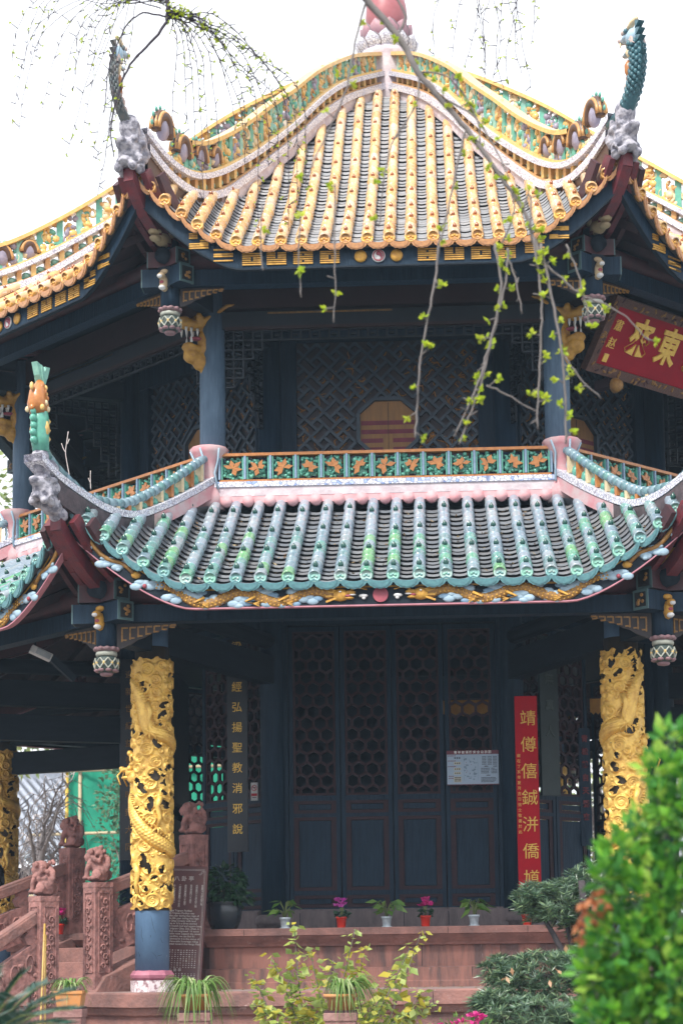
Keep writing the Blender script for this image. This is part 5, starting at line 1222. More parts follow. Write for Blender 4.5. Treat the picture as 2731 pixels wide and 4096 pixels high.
post_pot(783, 4050, 14, .235, 'red stone post under the middle spider plant', 'bushy spider plant spilling over its pot, below the engraved slab', False, False)
post_pot(1363, 4050, 14, .24, 'red stone post under the spider plant amid yellow leaves', 'striped spider plant trailing to the right among yellow leaves', False, True)
# yellow leaved shrub
c = at(1290, 4096, 15.2)
t = thing('yellow_shrub', 'thin shrub with yellow green heart shaped leaves in front of the platform', 'shrub', (c.x, c.y, 0))
st = MB(); P, D, LL = [], [], []
stems = [(1010, 3905), (1085, 3830), (1150, 3890), (1200, 3960), (1175, 3700), (1240, 3800), (1420, 3715), (1450, 3800), (1330, 3840), (1560, 3905), (1640, 3790), (1680, 3740), (1690, 3960), (1740, 4010), (1010, 4010), (1080, 4060), (1500, 4000), (1300, 4010), (1600, 4060), (1400, 4040), (1560, 4060), (1250, 4070), (1180, 4060), (1640, 4030)]
for U, Vv in stems:
    e = at(U, Vv, 15.2+rnd.uniform(-.35, .35)) - Vector((c.x, c.y, 0)); b0 = Vector((rnd.uniform(-.25, .25)+e.x*.35, e.y*.4, c.z-.35)); md = (b0+e)/2+Vector((rnd.uniform(-.05, .05), 0, rnd.uniform(.0, .08)))
    path = [b0*(1-q)**2 + md*2*q*(1-q) + e*q*q for q in np.linspace(0, 1, 14)]
    st.tube(path, [.007*(1-.7*i/13)+.001 for i in range(14)], 5, 0)
    for i, p in enumerate(path):
        if i < 3: continue
        for k in range(rnd.choice((4, 5, 6, 6))):
            P.append(p+Vector((rnd.uniform(-.045, .045), rnd.uniform(-.05, .05), rnd.uniform(-.04, .04)))); a = rnd.uniform(0, 6.28); D.append((cos(a), sin(a), rnd.uniform(-.9, .25))); LL.append(rnd.uniform(.065, .125)*(1 if i < 12 else .7))
st.tube([(0, 0, 0), (.02, 0, c.z*.5), (0, 0, c.z-.3)], [.02, .016, .012], 7, 0)
LL = np.array(LL); obj('foliage', leafmesh('foliage', [tuple(p) for p in P], D, LL, LL*.66, lf_yel), t); obj('stems', st, t, mats=bark)
# dark cloud pruned shrub
c = at(2340, 4096, 14.2)
t = thing('dark_pruned_shrub', 'dark blue green shrub with narrow leaves in layered clumps, right of the platform', 'shrub', (c.x, c.y, 0))
P, D, L = [], [], []; st = MB()
def px_blob(U0, V0, ru, rv, Y, n):
    cc = at(U0, V0, Y) - Vector((c.x, c.y, 0)); k = Y/FPX
    a, d = blob(n, tuple(cc), (ru*k, ru*k*.8, rv*k), .5)
    return a, d
for U0, V0, ru, rv, Y, n in ((2240, 3620, 190, 95, 14.4, 300), (2130, 3600, 75, 70, 14.3, 90), (2390, 3530, 140, 80, 14.5, 170), (2340, 3700, 100, 60, 14.4, 90), (2480, 3650, 130, 110, 14.6, 150),
                             (2010, 3890, 90, 65, 14.1, 120), (2170, 3900, 190, 95, 14.0, 330), (2340, 3870, 120, 80, 14.2, 150), (2420, 3960, 130, 90, 14.1, 140),
                             (1990, 4010, 110, 55, 13.8, 140), (2130, 4060, 240, 80, 13.7, 380), (2350, 4080, 160, 80, 13.8, 190), (2480, 4060, 130, 100, 14, 120), (2360, 3780, 60, 45, 14.3, 50)):
    a, d = px_blob(U0, V0, ru, rv, Y, n)
    for p, q in zip(a, d):
        ax = np.array(q)*.55+np.array([0, 0, .75]); ax /= np.linalg.norm(ax)
        o1 = np.cross(ax, [1, .3, .2]); o1 /= np.linalg.norm(o1); o2 = np.cross(ax, o1)
        nn = rnd.randint(11, 16)
        for j in range(nn):
            f = 6.28*j/nn+rnd.uniform(-.2, .2); dd = ax*rnd.uniform(.15, .75)+(o1*cos(f)+o2*sin(f))
            P.append(p); D.append(dd); L.append(rnd.uniform(.055, .085))
    cc = a.mean(0); st.tube([(0, 0, max(.4, cc[2]-.7)), (cc[0]*.6, cc[1]*.6, cc[2]-.25), tuple(cc)], [.03, .02, .008], 6, 0)
    for k in range(8): q = a[rnd.randrange(len(a))]; st.tube([tuple(cc), tuple((cc+q)/2+np.array([0, 0, -.03])), tuple(q)], [.010, .006, .003], 5, 0)
st.tube([(.05, .05, 0), (.0, 0, .7), (.03, 0, 1.4), (.0, 0, 2.0)], [.06, .05, .04, .025], 8, 0)
obj('foliage', leafmesh('foliage', P, D, np.array(L), .0095, lf_pod, .1), t); obj('trunk', st, t, mats=barkd)
pdead = [(2215, 3870), (2230, 3880), (2195, 3920), (2022, 3905), (2020, 3910), (2045, 3870), (2260, 3780)]
obj('dead_leaves', leafmesh('dead_leaves', [tuple(at(u, v, 13.6)-Vector((c.x, c.y, 0))) for u, v in pdead], rdir(7, -1), .06, .03, leafmat('pale_dead_leaf', [(.58, .40, .26), (.45, .25, .14)])), t)
# magenta azalea
c = at(1850, 4096, 13.3); t = thing('azalea', 'low azalea with magenta flowers at the bottom edge', 'flowering shrub', (c.x, c.y, 0))
cz = c.z
P, D = blob(160, (0, 0, cz-.05), (.26, .2, .10), .3); obj('foliage', leafmesh('foliage', P, D, .045, .02, lf_pot), t)
P, D = [], []
for dx, dz in ((.06, .055), (.10, .065), (.14, .05), (-.05, .0), (-.15, -.01), (-.18, -.02), (.0, .02), (.08, .0), (.12, .03), (-.1, -.03)):
    for q in range(10): P.append((dx+rnd.uniform(-.012, .012), rnd.uniform(-.03, .03), cz+dz)); D.append((cos(q*1.1), sin(q*1.1), rnd.uniform(-.3, 1)))
obj('flowers', leafmesh('flowers', P, D, .04, .034, petal), t)
st = MB(); [st.tube([(0, 0, 0), (.1*cos(i*1.3), .1*sin(i*1.3), cz*.6), (.2*cos(i*1.3), .15*sin(i*1.3), cz-.05)], [.012, .008, .003], 5, 0) for i in range(6)]; obj('stems', st, t, mats=barkd)
# bright blurred bush close to the camera
c = at(2700, 4096, 6.0); t = thing('bright_bush', 'bright green glossy leaved bush close by, blurred at the right edge', 'bush', (c.x, c.y, 0))
P, D = [], []; st = MB(); cw = Vector((c.x, c.y, 0))
for U0, V0, r_, n in ((2680, 2960, 55, 60), (2640, 3080, 70, 80), (2720, 3150, 110, 150), (2560, 3330, 90, 120), (2480, 3420, 70, 80), (2660, 3360, 140, 260), (2560, 3560, 140, 260), (2430, 3500, 60, 60), (2700, 3600, 180, 330), (2480, 3740, 120, 220), (2380, 3800, 60, 70),
                       (2620, 3820, 170, 320), (2450, 3930, 110, 200), (2360, 3880, 50, 50), (2700, 3950, 170, 300), (2560, 4050, 180, 330), (2380, 4060, 60, 80), (2420, 4110, 90, 120), (2650, 4150, 200, 300), (2820, 3300, 160, 200), (2850, 3700, 200, 260), (2830, 4050, 200, 220), (2660, 3230, 80, 90)):
    k = 6/FPX; cc = at(U0, V0, 6.0+rnd.uniform(-.12, .12)) - cw
    a, d = blob(int(n*.74), tuple(cc), (r_*k, r_*k*1.1, r_*k), .35)
    P.append(a); D.append(d*.9+np.array([0, 0, .35])+rdir(len(a))*.6)
    st.tube([(0, 0, .6), (cc.x*.5, cc.y*.5+.15, (cc.z+.6)*.5), tuple(cc+Vector((0, .05, 0)))], [.007, .005, .002], 6, 0)
P = np.vstack(P); D = np.vstack(D)
obj('foliage', leafmesh('foliage', P, D, nr.uniform(.042, .066, len(P)), nr.uniform(.026, .038, len(P)), lf_bush, .22), t)
st.tube([(.1, .05, 0), (.05, 0, .4), (0, 0, .8)], [.05, .04, .03], 8, 0)
for (U0, V0), (U1, V1), (U2, V2) in (((2560, 3900), (2650, 3780), (2740, 3640)), ((2570, 3890), (2600, 3800), (2590, 3730)), ((2440, 3830), (2500, 3790), (2540, 3760))): st.tube([at(U0, V0, 5.95)-cw, at(U1, V1, 5.95)-cw, at(U2, V2, 5.95)-cw], [.0035, .004, .003], 6, 0)
obj('stems', st, t, mats=bark)
P, D = [], []
for U0, V0 in ((2330, 3610), (2360, 3590), (2385, 3600), (2345, 3650), (2325, 3680), (2380, 3640), (2330, 3720), (2325, 3750), (2310, 3700), (2390, 3560), (2415, 3550), (2430, 3610), (2350, 3620), (2370, 3670)):
    for q in range(3): P.append(tuple(at(U0, V0, 5.9)-cw)); D.append((rnd.uniform(-1, 1), rnd.uniform(-1, 1), rnd.uniform(-1.5, -.2)))
obj('dead_leaves', leafmesh('dead_leaves', P, D, nr.uniform(.03, .045, len(P)), nr.uniform(.016, .026, len(P)), deadl, .4), t)
# cycad at the lower left
c = at(-60, 4150, 8.2); t = thing('cycad_palm', 'dark green cycad fronds, soft and blurred in the lower left corner', 'cycad', (c.x, c.y, 0))
st = MB(); P, D = [], []; cw = Vector((c.x, c.y, 0))
for U1, V1, dY in ((90, 3900, .0), (190, 3935, .2), (285, 3965, .1), (290, 4040, -.1), (250, 4100, -.2), (150, 4060, -.35), (60, 3985, -.3), (-40, 3890, .1), (320, 4130, .1), (-180, 3950, 0), (110, 4130, -.4), (220, 4010, .35), (-120, 4060, -.4)):
    a, b = Vector((0, 0, c.z-.05)), at(U1, V1, 8.2+dY)-cw; md = (a+b)/2+Vector((0, 0, .09)); path = [a*(1-q)**2+md*2*q*(1-q)+b*q*q for q in np.linspace(0, 1, 26)]
    st.tube(path, [.006*(1-.8*i/25)+.001 for i in range(26)], 5, 0)
    for i in range(3, 26):
        dr = (path[min(i+1, 25)]-path[i-1]).normalized(); sd = dr.cross(Vector((0, 0, 1))).normalized()
        for s in (-1, 1):
            for w in (0, .5): P.append(tuple(path[i]*(1-w)+path[i-1]*w)); D.append(tuple(sd*s*.9+dr*.55+Vector((0, 0, .22))))
n = len(P); obj('fronds', leafmesh('fronds', P, D, nr.uniform(.075, .10, n), .008, lf_cycad, .1), t)
st.tube([(0, 0, 0), (0, 0, c.z*.6), (0, 0, c.z-.02)], [.10, .11, .09], 10, 1); obj('trunk', st, t, mats=[stemg, barkd])
# bamboo pole leaning on the lion post
a, b = at(180, 3696, 17.75), at(168, 3990, 17.4); t = thing('bamboo_pole', 'two thin yellow bamboo canes leaning on the front lion post', 'bamboo canes', (b.x, b.y, 0))
d = (b-a); 
for k, off in enumerate((0, .022)):
    m = MB(); P = [a-Vector((b.x, b.y, 0))+Vector((off*.2*k, .02*k, -.10*k))+(d*f+Vector((off*f, 0, 0))) for f in np.linspace(0, 3.1, 14)]
    m.tube(P, .0105, 8, 0)
    for p in P[1::2]: m.ell(tuple(p), (.0125, .0125, .006), 1, 8)
    obj('cane', m, t, mats=[mat('yellow_bamboo', (.50, .33, .09), (.36, .22, .06), rough=.45, stretch=(6, 6, .8)), mat('bamboo_joint', (.22, .14, .05))])
# ------------------------------------------------------------------ background beyond the pavilion
c = at(60, 3833, 44); t = thing('tiled_hall', 'grey tiled hall with white tile ends and dark blue wall, seen under the left gallery', 'building', (c.x-4, c.y+3, 0), RAD(28))
m = MB(); m.box((0, 3, 1.9), (11, 5.6, 3.8), 0); m.box((0, .14, 3.6), (11.4, .3, .5), 1); m.box((0, .12, 1.6), (.14, .2, 3.2), 1)
for x in (-4, -2, 0, 2, 4): m.lathe([(.16, 0), (.16, 3.6)], 12, 2, T3(x, -.4, 0))
obj('wall', m, t, mats=[mat('far_blue_wall', (.06, .10, .15), rough=.7), redd, redd])
m = MB(); f = lambda y: 4.05+.62*y-.02*y*y
m.grid([[(x, y-1.0, f(y)) for x in (-6.2, 6.2)] for y in np.linspace(0, 4.6, 8)], 0); m.grid([[(x, 8.2-y, f(y)) for x in (-6.2, 6.2)] for y in np.linspace(0, 4.6, 8)][::-1], 0)
for i in range(48):
    x = -6.1+i*.26; m.tube([(x, y-1.0, f(y)+.05) for y in np.linspace(0, 4.5, 7)], .075, 7, 1)
    m.lathe([(.10, -.03), (.10, .03)], 10, 2, T3(x, -1.03, f(0)+.04) @ Matrix.Rotation(pi/2, 4, 'X')); m.lathe([(.09, -.02), (.09, .02)], 10, 2, T3(x+.13, -1.0, f(0)-.06) @ Matrix.Rotation(pi/2, 4, 'X'))
m.box((0, 3.6, f(4.6)+.15), (12.4, .3, .6), 1)
obj('roof', m, t, mats=[mat('far_roof_dark', (.15, .16, .19)), mat('far_roof_tile', (.33, .36, .42), (.24, .26, .31), rough=.7), mat('far_tile_end', (.50, .55, .62))])
c = at(345, 3833, 38); t = thing('scaffold', 'bamboo scaffold hung with bright green netting, seen under the left gallery', 'scaffold', (c.x, c.y, 0), RAD(-4))
m = MB(); rows = []
for z in np.linspace(0, 6.5, 22): rows.append([(x, .10*sin(x*3.1+z)+.06*sin(x*9+z*2.2), z) for x in np.linspace(-.42, 3.2, 26)])
m.grid(rows, 0); obj('net', m, t, mats=mat('green_net', (.02, .36, .22), (.015, .27, .17), rough=.7, scale=3, trans=.35))
bam = mat('scaffold_bamboo', (.48, .40, .26), (.34, .27, .17), rough=.6)
for x in (-.38, -.12, .9, 1.9): m = MB(); m.tube([(x, -.16, 0), (x+.03, -.16, 7)], .035, 7, 0); obj('pole', m, t, mats=bam if x > -.3 else mat('yellow_pole', (.60, .42, .06)))
for z in (1.7, 2.25, 2.75, 3.95, 5.2): m = MB(); m.tube([(-1.1, -.22, z), (3.2, -.2, z+.06)], .032, 7, 0); obj('rail', m, t, mats=bam)
def tree(name, label, x, y, H, crowns, n, ls, lm, tr=.16, group='trees beyond the pavilion', br=10):
    t = thing(name, label, 'tree', (x, y, 0), 0, group)
    P, D = [], []; tot = sum(r[0]*r[1]*r[2] for _, r in crowns); st = MB()
    st.tube([(0, 0, 0), (.1, 0, H*.25), (0, .1, H*.5), (.05, 0, H*.8)], [tr, tr*.8, tr*.6, tr*.2], 9, 0)
    for cc, r in crowns:
        k = int(n*r[0]*r[1]*r[2]/tot); sub = 8
        for q in range(sub):
            d = rdir(1)[0]; c2 = np.array(cc)+d*np.array(r)*.6; a, dd = blob(k//sub, c2, np.array(r)*rnd.uniform(.35, .55), .2); P.append(a); D.append(dd+rdir(len(a))*.6)
            st.tube([(0, .05, H*.4), tuple((np.array(cc)*.7+c2*.3)*np.array([.6, .6, .9])), tuple(c2)], [tr*.4, tr*.25, tr*.06], 6, 0)
    P, D = np.vstack(P), np.vstack(D)
    obj('crown', leafmesh('crown', P, D, nr.uniform(.7, 1.3, len(P))*ls, nr.uniform(.4, .7, len(P))*ls, lm), t); obj('trunk', st, t, mats=bark)
    return t
p = at(385, 3833, 31); tree('leafy_tree', 'pale blue green leafy tree in front of the green scaffold netting', p.x+.45, p.y, 4.6, [((0, 0, 3.2), (.75, .7, 1.4)), ((.4, .2, 4.2), (.9, .8, .8))], 2600, .10, lf_bg, .08)
p = at(-10, 3833, 40); tree('leafy_tree', 'yellow green tree showing at the far left edge between the roofs', p.x-.6, p.y, 13, [((0, 0, 10.2), (1.6, 1.6, 2.8)), ((.3, 0, 7), (2, 2, 2.4))], 5200, .19, lf_bgy, .25)
p = at(2400, 3833, 36); tree('leafy_tree', 'yellow green foliage seen through the right open doorway', p.x, p.y, 6.5, [((0, 0, 3.6), (1.8, 1.5, 2.4)), ((1.4, 0, 5), (1.6, 1.4, 1.5))], 5000, .12, lf_bgy, .15)
for x, y, H, lab in ((-17, 52, 8.5, 'broad green tree behind the tiled hall'), (-3.2, 46, 6.8, 'green tree directly behind the pavilion doors'), (3.0, 48, 7.0, 'green tree behind the pavilion, right of its axis'), (10, 44, 8, 'green tree behind the right gallery'), (15, 50, 9, 'tall green tree farther right behind the pavilion')):
    tree('leafy_tree', lab, x, y, H, [((0, 0, H*.5), (2.6, 2.2, H*.36)), ((1.2, 0, H*.72), (2, 1.8, H*.25))], 2600, .22, lf_bg, .2)
def bare_tree(label, base, targets, seed, m, r0=.07, Y=28):
    r_ = random.Random(seed); t = thing('bare_tree', label, 'tree', (base.x, base.y, 0), 0, 'bare winter trees'); st = MB(); sm = MB()
    o = Vector((base.x, base.y, 0)); st.tube([(0, 0, 0), (.05, 0, base.z*.5), (0, 0, base.z)], [r0, r0*.9, r0*.8], 9, 0)
    for U1, V1 in targets:
        e = at(U1, V1, Y+r_.uniform(-1, 1))-o; a = Vector((0, 0, base.z)); md = (a+e)/2+Vector((r_.uniform(-.15, .15), 0, .25)); path = [a*(1-q)**2+md*2*q*(1-q)+e*q*q for q in np.linspace(0, 1, 14)]
        st.tube([p+Vector((r_.uniform(-.02, .02), 0, r_.uniform(-.02, .02))) for p in path], [r0*.55*(1-.85*i/13) for i in range(14)], 6, 0)
        for i in range(3, 14):
            for q in range(2):
                d = Vector((r_.uniform(-.5, .5), r_.uniform(-.3, .3), r_.uniform(-.55, .35))); p = path[i]
                sm.tube([p, p+d*.5+Vector((0, 0, .06)), p+d+Vector((r_.uniform(-.1, .1), 0, -.12))], [.008, .006, .003], 5, 0)
    obj('trunk', st, t, mats=m); obj('twigs', sm, t, mats=m)
pale = mat('pale_bare_bark', (.62, .55, .53), (.42, .37, .36), rough=.9)
bare_tree('bare grey tree in front of the grey tiled hall', at(150, 3560, 28), [(90, 3330), (110, 3200), (180, 3120), (250, 3130), (300, 3090), (330, 3280), (70, 3420), (220, 3220), (280, 3160), (140, 3260)], 2, pale)
bare_tree('bare twiggy tree seen through the right open doorway', at(2440, 3500, 29), [(2370, 3050), (2400, 3150), (2360, 3250), (2420, 3000), (2380, 3380), (2350, 3160)], 5, pale, Y=29)
# ------------------------------------------------------------------ twigs growing on the roof and the overhanging branches
def px_path(pts, Y, o, k=1.7417): return [at(u*k, v*k, Y if not hasattr(Y, '__len__') else Y[0]+(Y[1]-Y[0])*i/(len(pts)-1))-o for i, (u, v) in enumerate(pts)]
def smooth3(P, n=4):
    out = []
    for i in range(len(P)-1):
        a, b, c_, d = P[max(i-1, 0)], P[i], P[i+1], P[min(i+2, len(P)-1)]
        for k in range(n):
            q = k/n; out.append((b*2+(c_-a)*q+(a*2-b*5+c_*4-d)*q*q+(b*3-a-c_*3+d)*q**3)*.5)
    return out+[P[-1]]
o = L2W(-3.0, -5.6, 4.25)
t = thing('dry_weed', 'thin bare weed stalks sprouting from the green roof ridge by the fish', 'weed', o)
m = MB()
for pts in (((161.5, 1100), (153, 1054), (151.5, 1034), (157.5, 991)), ((152, 1040), (146, 1030), (142, 1018)), ((155, 1020), (160, 1008)), ((209, 1124), (208, 1100), (208.6, 1081)), ((208, 1108), (203, 1098))):
    m.tube(smooth3(px_path(pts, 17.6, o)), .004, 5, 0)
obj('stalks', m, t, mats=pale)
def branch(name, label, origin, runs, Y, lm, bm, seed, cluster=(4, 7), ls=.030, twig_l=.05):
    r_ = random.Random(seed); o = origin; t = thing(name, label, 'branch', o, 0, 'overhanging branches'); st = MB(); P, D, L = [], [], []
    for pts, ra, rb, dens in runs:
        path = smooth3(px_path(pts, Y, o), 5); n = len(path)
        path = [p+Vector((r_.uniform(-1, 1), r_.uniform(-1, 1), r_.uniform(-1, 1)))*.004 for p in path]
        st.tube(path, [ra+(rb-ra)*i/(n-1) for i in range(n)], 6 if ra < .01 else 9, 0)
        if not dens: continue
        ln = sum((b-a).length for a, b in zip(path, path[1:])); cnt = int(ln*dens); s0 = .36 if ra > .004 and Y > 10 else 0
        for i in range(cnt):
            f = (s0+(1-s0)*(i+r_.random())/cnt)*(n-1.001); p = path[int(f)].lerp(path[int(f)+1], f-int(f))
            d = Vector((r_.uniform(-1, 1), r_.uniform(-1, 1), r_.uniform(-.7, .9))).normalized(); tl = twig_l*r_.uniform(.4, 1.2); q = p+d*tl
            st.tube([p, q], [.0035, .0028], 5, 0)
            if r_.random() < .8:
                for j in range(r_.randint(*cluster)):
                    e = Vector((r_.uniform(-1, 1), r_.uniform(-1, 1), r_.uniform(-1, 1))).normalized(); P.append(tuple(q)); D.append(tuple(e+d*.5)); L.append(ls*r_.uniform(.55, 1.25))
    L = np.array(L)
    obj('bark', st, t, mats=bm); obj('leaves', leafmesh('leaves', P, D, L, L*.8, lm, .3), t)
main = [([(800, -60), (840, 0), (910, 80), (960, 165), (1010, 225), (1070, 295), (1110, 350), (1160, 420), (1200, 480), (1225, 545), (1240, 600)], .019, .007, 6),
        ([(1240, 560), (1262, 660), (1285, 780), (1296, 880), (1300, 1020)], .008, .005, 15), ([(1225, 545), (1243, 690), (1240, 800), (1235, 900), (1232, 985)], .006, .004, 15),
        ([(1135, 560), (1150, 650), (1140, 730), (1118, 810), (1100, 870), (1080, 920), (1040, 1005)], .007, .004, 15), ([(1165, 570), (1160, 650), (1130, 770), (1105, 880), (1075, 960), (1055, 1020)], .006, .004, 13),
        ([(1006, 560), (1000, 640), (985, 720), (965, 820), (958, 930), (952, 1005)], .006, .004, 10), ([(1240, 600), (1290, 640), (1340, 680), (1420, 715), (1490, 782)], .006, .003, 10),
        ([(1300, 560), (1330, 640), (1345, 700), (1352, 745)], .005, .003, 10), ([(1298, 820), (1325, 860), (1378, 915)], .005, .003, 10), ([(1115, 885), (1160, 905), (1235, 948)], .005, .003, 6),
        ([(1165, 590), (1185, 650), (1198, 720)], .005, .003, 12), ([(770, 420), (768, 560), (770, 660), (765, 740)], .004, .003, 8), ([(690, 470), (686, 600), (692, 682)], .004, .003, 5), ([(600, 470), (600, 560), (604, 622)], .004, .003, 5),
        ([(1200, 480), (1215, 450), (1220, 560)], .006, .004, 20), ([(960, 165), (955, 240), (900, 330), (880, 420), (870, 520)], .005, .003, 9), ([(1070, 295), (1040, 420), (1020, 520), (1005, 565)], .006, .004, 12),
        ([(1160, 420), (1180, 480), (1150, 560)], .005, .004, 16), ([(1010, 225), (1080, 260), (1130, 330), (1170, 410)], .006, .003, 14), ([(840, 0), (810, 120), (790, 220), (740, 330), (700, 420)], .006, .003, 10),
        ([(910, 80), (930, 40), (900, -20)], .008, .006, 8), ([(960, 165), (1030, 180), (1090, 260), (1100, 330)], .006, .003, 14)]
branch('tree_branch', 'dark bare branch slanting over the yellow roof with hanging twigs of new leaves', at(900*1.7417, -150, 9), main, 9, lf_bud, mat('grey_twig_bark', (.19, .17, .165), (.12, .11, .11), rough=.85), 4, (6, 10), .032)
fan = [([(380, -50), (385, 10), (384, 50)], .016, .012, 0), ([(384, 50), (345, 100), (300, 150), (272, 215), (255, 290), (262, 360)], .010, .004, 12), ([(262, 200), (250, 300), (240, 370), (225, 450)], .004, .002, 12),
       ([(384, 40), (330, 30), (290, 60), (262, 120), (245, 190), (240, 260)], .007, .003, 14), ([(370, 20), (300, 0), (250, 20), (215, 80), (200, 150)], .005, .002, 12)]
rf = random.Random(9)
for i in range(15):
    ex, ey = 405+i*21+rf.uniform(-12, 12), 330+rf.uniform(-40, 150)+(60 if i > 6 else 0)
    fan.append(([(388, 12+rf.uniform(0, 40)), (400+i*7, 45+rf.uniform(-15, 25)), (408+i*14, 120+rf.uniform(-10, 40)), (ex-8, 220+rf.uniform(0, 40)), (ex, ey)], .0040, .0019, 16+(16 if i > 7 else 0)))
for i in range(30):
    x = rf.choice((rf.uniform(40, 250), rf.uniform(980, 1230))); y = rf.uniform(-40, 60) if x > 900 else rf.uniform(-20, 260)
    x2 = x+rf.uniform(-25, 25)
    if x < 500: fan.append(([(380, rf.uniform(-20, 15)), (x*.5+200, rf.uniform(-40, 10)), (x+45, y*.6), (x, y+70), (x-rf.uniform(8, 30), y+rf.uniform(130, 190))], .0030, .0017, 10))
    else: fan.append(([(x*.97+8, -70), (x, y*.4-20), (x2, y+70), (x2+rf.uniform(-22, 22), y+rf.uniform(120, 170))], .0026, .0022, 13))
fan.append(([(20, -75), (200, -66), (385, -50), (700, -70), (1000, -66), (1260, -80)], .02, .012, 0))
branch('tree_branch', 'fine dark twigs fanning out and drooping over the upper left sky', at(390*1.7417, -150, 11.5), fan, 11.5, lf_bud, mat('purple_black_twig', (.045, .035, .055), (.03, .025, .035), rough=.8), 6, (1, 4), .020, .05)
# ------------------------------------------------------------------ visitor at the left edge
Y_ = 25.2; c = at(-22, 3452, Y_); foot = L2W(0, 0, -.29).z; H = c.z-foot
t = thing('person', 'person with long black hair and a white top behind the balustrade at the left edge', 'person', (c.x, c.y, foot), RAD(-75))
k = H/1.62; m = bpy.data.meshes.new('body')
J = {'pel': (0, 0, .90), 'wai': (0, .0, 1.02), 'che': (0, .01, 1.22), 'nec': (0, .0, 1.36), 'hd0': (0, -.02, 1.43), 'hd1': (0, -.02, 1.56), 'shL': (.155, 0, 1.31), 'shR': (-.155, 0, 1.31), 'elL': (.20, -.02, 1.06), 'elR': (-.20, -.02, 1.06), 'wrL': (.17, -.16, .90), 'wrR': (-.17, -.16, .90), 'hiL': (.085, 0, .86), 'hiR': (-.085, 0, .86), 'knL': (.09, -.02, .47), 'knR': (-.09, .0, .47), 'anL': (.09, .01, .07), 'anR': (-.09, .02, .07), 'toL': (.10, -.15, .03), 'toR': (-.10, -.14, .03)}
RR = {'pel': .12, 'wai': .10, 'che': .12, 'nec': .045, 'hd0': .07, 'hd1': .085, 'shL': .055, 'shR': .055, 'elL': .04, 'elR': .04, 'wrL': .028, 'wrR': .028, 'hiL': .085, 'hiR': .085, 'knL': .055, 'knR': .055, 'anL': .036, 'anR': .036, 'toL': .03, 'toR': .03}
ed = [('pel', 'wai'), ('wai', 'che'), ('che', 'nec'), ('nec', 'hd0'), ('hd0', 'hd1'), ('che', 'shL'), ('che', 'shR'), ('shL', 'elL'), ('elL', 'wrL'), ('shR', 'elR'), ('elR', 'wrR'), ('pel', 'hiL'), ('pel', 'hiR'), ('hiL', 'knL'), ('hiR', 'knR'), ('knL', 'anL'), ('knR', 'anR'), ('anL', 'toL'), ('anR', 'toR')]
for s, w in (('L', 1), ('R', -1)):
    for q in range(5):
        n1, n2 = f'f{q}a{s}', f'f{q}b{s}'; wx, wy, wz = J['wr'+s]
        if q < 4: J[n1] = (wx+w*.018*(q-1.5)*.6, wy-.085, wz-.03); J[n2] = (wx+w*.016*(q-1.5)*.6, wy-.14+.012*abs(q-1.3), wz-.075)
        else: J[n1] = (wx-w*.035, wy-.05, wz-.01); J[n2] = (wx-w*.05, wy-.085, wz-.03)
        RR[n1] = .011; RR[n2] = .008; ed += [('wr'+s, n1), (n1, n2)]
keys = list(J); m.from_pydata([tuple(x*k for x in J[q]) for q in keys], [(keys.index(a), keys.index(b)) for a, b in ed], [])
ob = bpy.data.objects.new('body', m); sc.collection.objects.link(ob)
md = ob.modifiers.new('skin', 'SKIN'); ob.modifiers.new('sub', 'SUBSURF').levels = 2
for i, q in enumerate(keys): v = m.skin_vertices[0].data[i]; v.radius = (RR[q]*k, RR[q]*k*(.75 if q in ('che', 'wai', 'pel') else 1)); v.use_root = (q == 'pel')
dg = bpy.context.evaluated_depsgraph_get(); dg.update(); m2 = bpy.data.meshes.new_from_object(ob.evaluated_get(dg)); bpy.data.objects.remove(ob)
m2.materials.clear()
for q in (mat('skin', (.55, .36, .28), (.50, .31, .24), rough=.5, bump=0), mat('white_blouse', (.66, .64, .62), rough=.8), mat('pale_skirt', (.58, .54, .48), rough=.8), blk): m2.materials.append(q)
for p in m2.polygons:
    z = p.center.z/k; ax = abs(p.center.x/k)
    p.material_index = 3 if z < .06 else (0 if z > 1.345 or (z < .93 and p.center.y/k < -.10 and z > .6) or z < .42 else (1 if z > .95 else 2)); p.use_smooth = True
ob = obj('body', m2, t)
m = MB(); m.ell((0, .015*k, 1.52*k), (.10*k, .105*k, .115*k), 0, 12)
for i in range(15): a = pi*i/14; m.tube([(.085*k*cos(a), (.03+.07*sin(a))*k, 1.55*k), (.10*k*cos(a), (.035+.08*sin(a))*k, 1.38*k), (.11*k*cos(a), (.03+.09*sin(a))*k, 1.18*k)], [.03*k, .03*k, .012*k], 6, 0)
obj('hair', m, t, mats=mat('black_hair', (.012, .010, .012), rough=.4))
m = MB()
for s in (-1, 1): m.ell((s*.032*k, -.100*k, 1.50*k), (.012*k, .008*k, .007*k), 1, 7); m.ell((s*.088*k, -.01*k, 1.49*k), (.012*k, .02*k, .028*k), 0, 7)
m.ell((0, -.112*k, 1.475*k), (.013*k, .018*k, .022*k), 0, 7); m.ell((0, -.10*k, 1.44*k), (.022*k, .010*k, .007*k), 2, 7)
obj('face', m, t, mats=[MATS['skin'], blk, redpt])

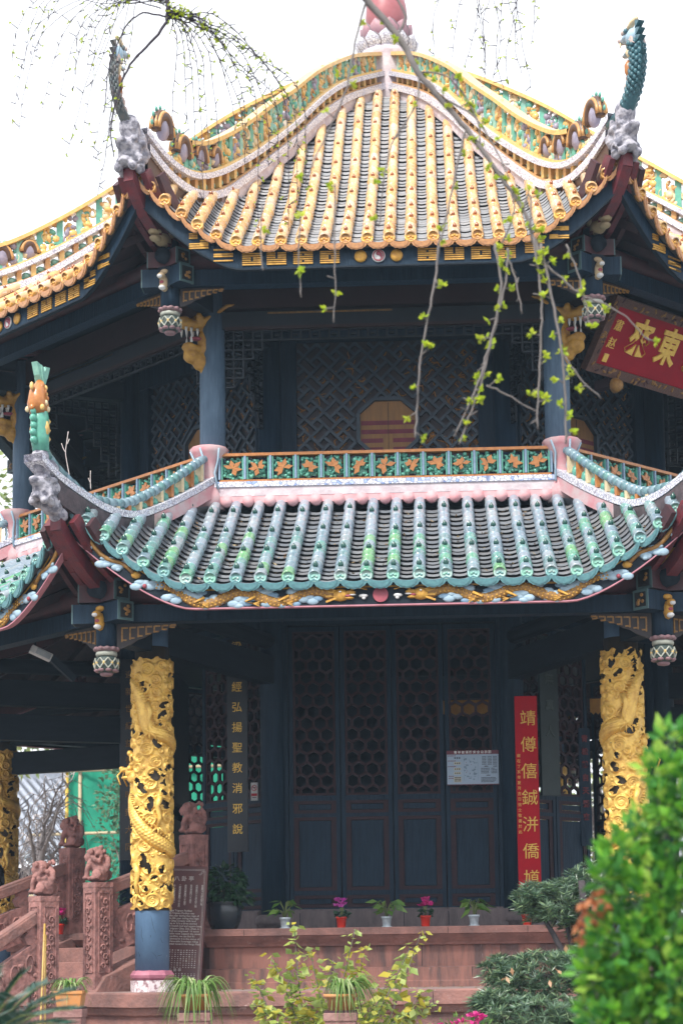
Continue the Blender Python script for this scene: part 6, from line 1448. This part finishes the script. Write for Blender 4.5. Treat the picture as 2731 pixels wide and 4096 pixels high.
# ------------------------------------------------------------------ leaf litter caught on the green roof and the steps
P, D = [], []
for i in range(260):
    d = rnd.uniform(4.6, 6.7); x = rnd.choice([(a+b)/2 for a, b in zip(xsL, xsL[1:])])+rnd.uniform(-.03, .03)
    if abs(x) < d*T8-.2: P.append(tuple(L2W(x, -d, ztL(d)+liftL(x)-.035))); D.append((rnd.uniform(-1, 1), rnd.uniform(-1, 1), rnd.uniform(-.1, .35)))
for i in range(70): P.append(tuple(L2W(rnd.uniform(-2.2, 2.2), rnd.uniform(-5.75, -4.75), -.284))); D.append((rnd.uniform(-1, 1), rnd.uniform(-1, 1), .1))
o = tag(obj('fallen_leaves', leafmesh('fallen_leaves', P, D, nr.uniform(.03, .06, len(P)), .02, leafmat('dry_litter', [(.30, .20, .10), (.22, .13, .07), (.42, .33, .20), (.16, .11, .07)], .2))), 'dry brown leaves scattered over the green tiles and the stone step', 'leaf litter'); o['kind'] = 'stuff'
# ------------------------------------------------------------------ small fittings
yb_ = mat('yellow_silk', (.58, .30, .04), (.46, .22, .03), rough=.6)
for x0, x1, z, lab in ((.56, 1.10, 2.84, 'short yellow silk banner inside, seen through the honeycomb doors'), (2.30, 2.62, 2.83, 'yellow silk banner inside, seen through the open right doorway')):
    t = thing('silk_banner', lab, 'banner', L2W((x0+x1)/2, -1.0, z), YAW, 'yellow banners inside the hall')
    m = MB(); w = x1-x0; n = 12
    m.prism([(-w/2, .20), (-w/2, .03)] + [(-w/2+w*(i+.5)/n, .0 if i % 2 else .03) for i in range(n)] + [(w/2, .03), (w/2, .20)], -.006, .006, 0); obj('cloth', m, t, mats=yb_)
    m = MB(); m.tube([(-w/2-.03, 0, .2), (w/2+.03, 0, .2)], .012, 8, 0); m.tube([(0, 0, .2), (0, 0, .78)], .004, 5, 0); obj('rod', m, t, mats=barkd)
c = at(165, 2614, 18.6); t = thing('floodlight', 'small pale floodlight hung under the lower left eave', 'floodlight', c, YAW+RAD(20))
m = MB(); Mx = Matrix.Rotation(RAD(24), 4, 'Y'); m.box((0, 0, 0), (.22, .10, .075), 0, Mx); m.box((.02, -.055, 0), (.15, .01, .06), 1, Mx); obj('lamp_housing', m, t, mats=[mat('pale_metal', (.52, .53, .54), rough=.4), mat('lamp_glass', (.30, .33, .36), rough=.15)], bevel=.008)
m = MB(); m.bar((.10, 0, -.04), (.34, .05, -.24), .05, .07, 0); m.bar((-.05, .03, .03), (-.05, .10, .30), .02, .02, 0); obj('bracket', m, t, mats=dark)
# ------------------------------------------------------------------ air
hz = MB(); hz.box((0, 40, 9.5), (130, 150, 21), 0)
hm = bpy.data.materials.new('haze'); hm.use_nodes = True; ht = hm.node_tree
ht.nodes.remove(ht.nodes['Principled BSDF']); pv = ht.nodes.new('ShaderNodeVolumePrincipled')
pv.inputs['Color'].default_value = (.60, .80, 1, 1); pv.inputs['Density'].default_value = .0010; pv.inputs['Anisotropy'].default_value = .0
ht.links.new(pv.outputs[0], ht.nodes['Material Output'].inputs['Volume'])
ho = obj('haze', hz, mats=hm); ho['kind'] = 'stuff'
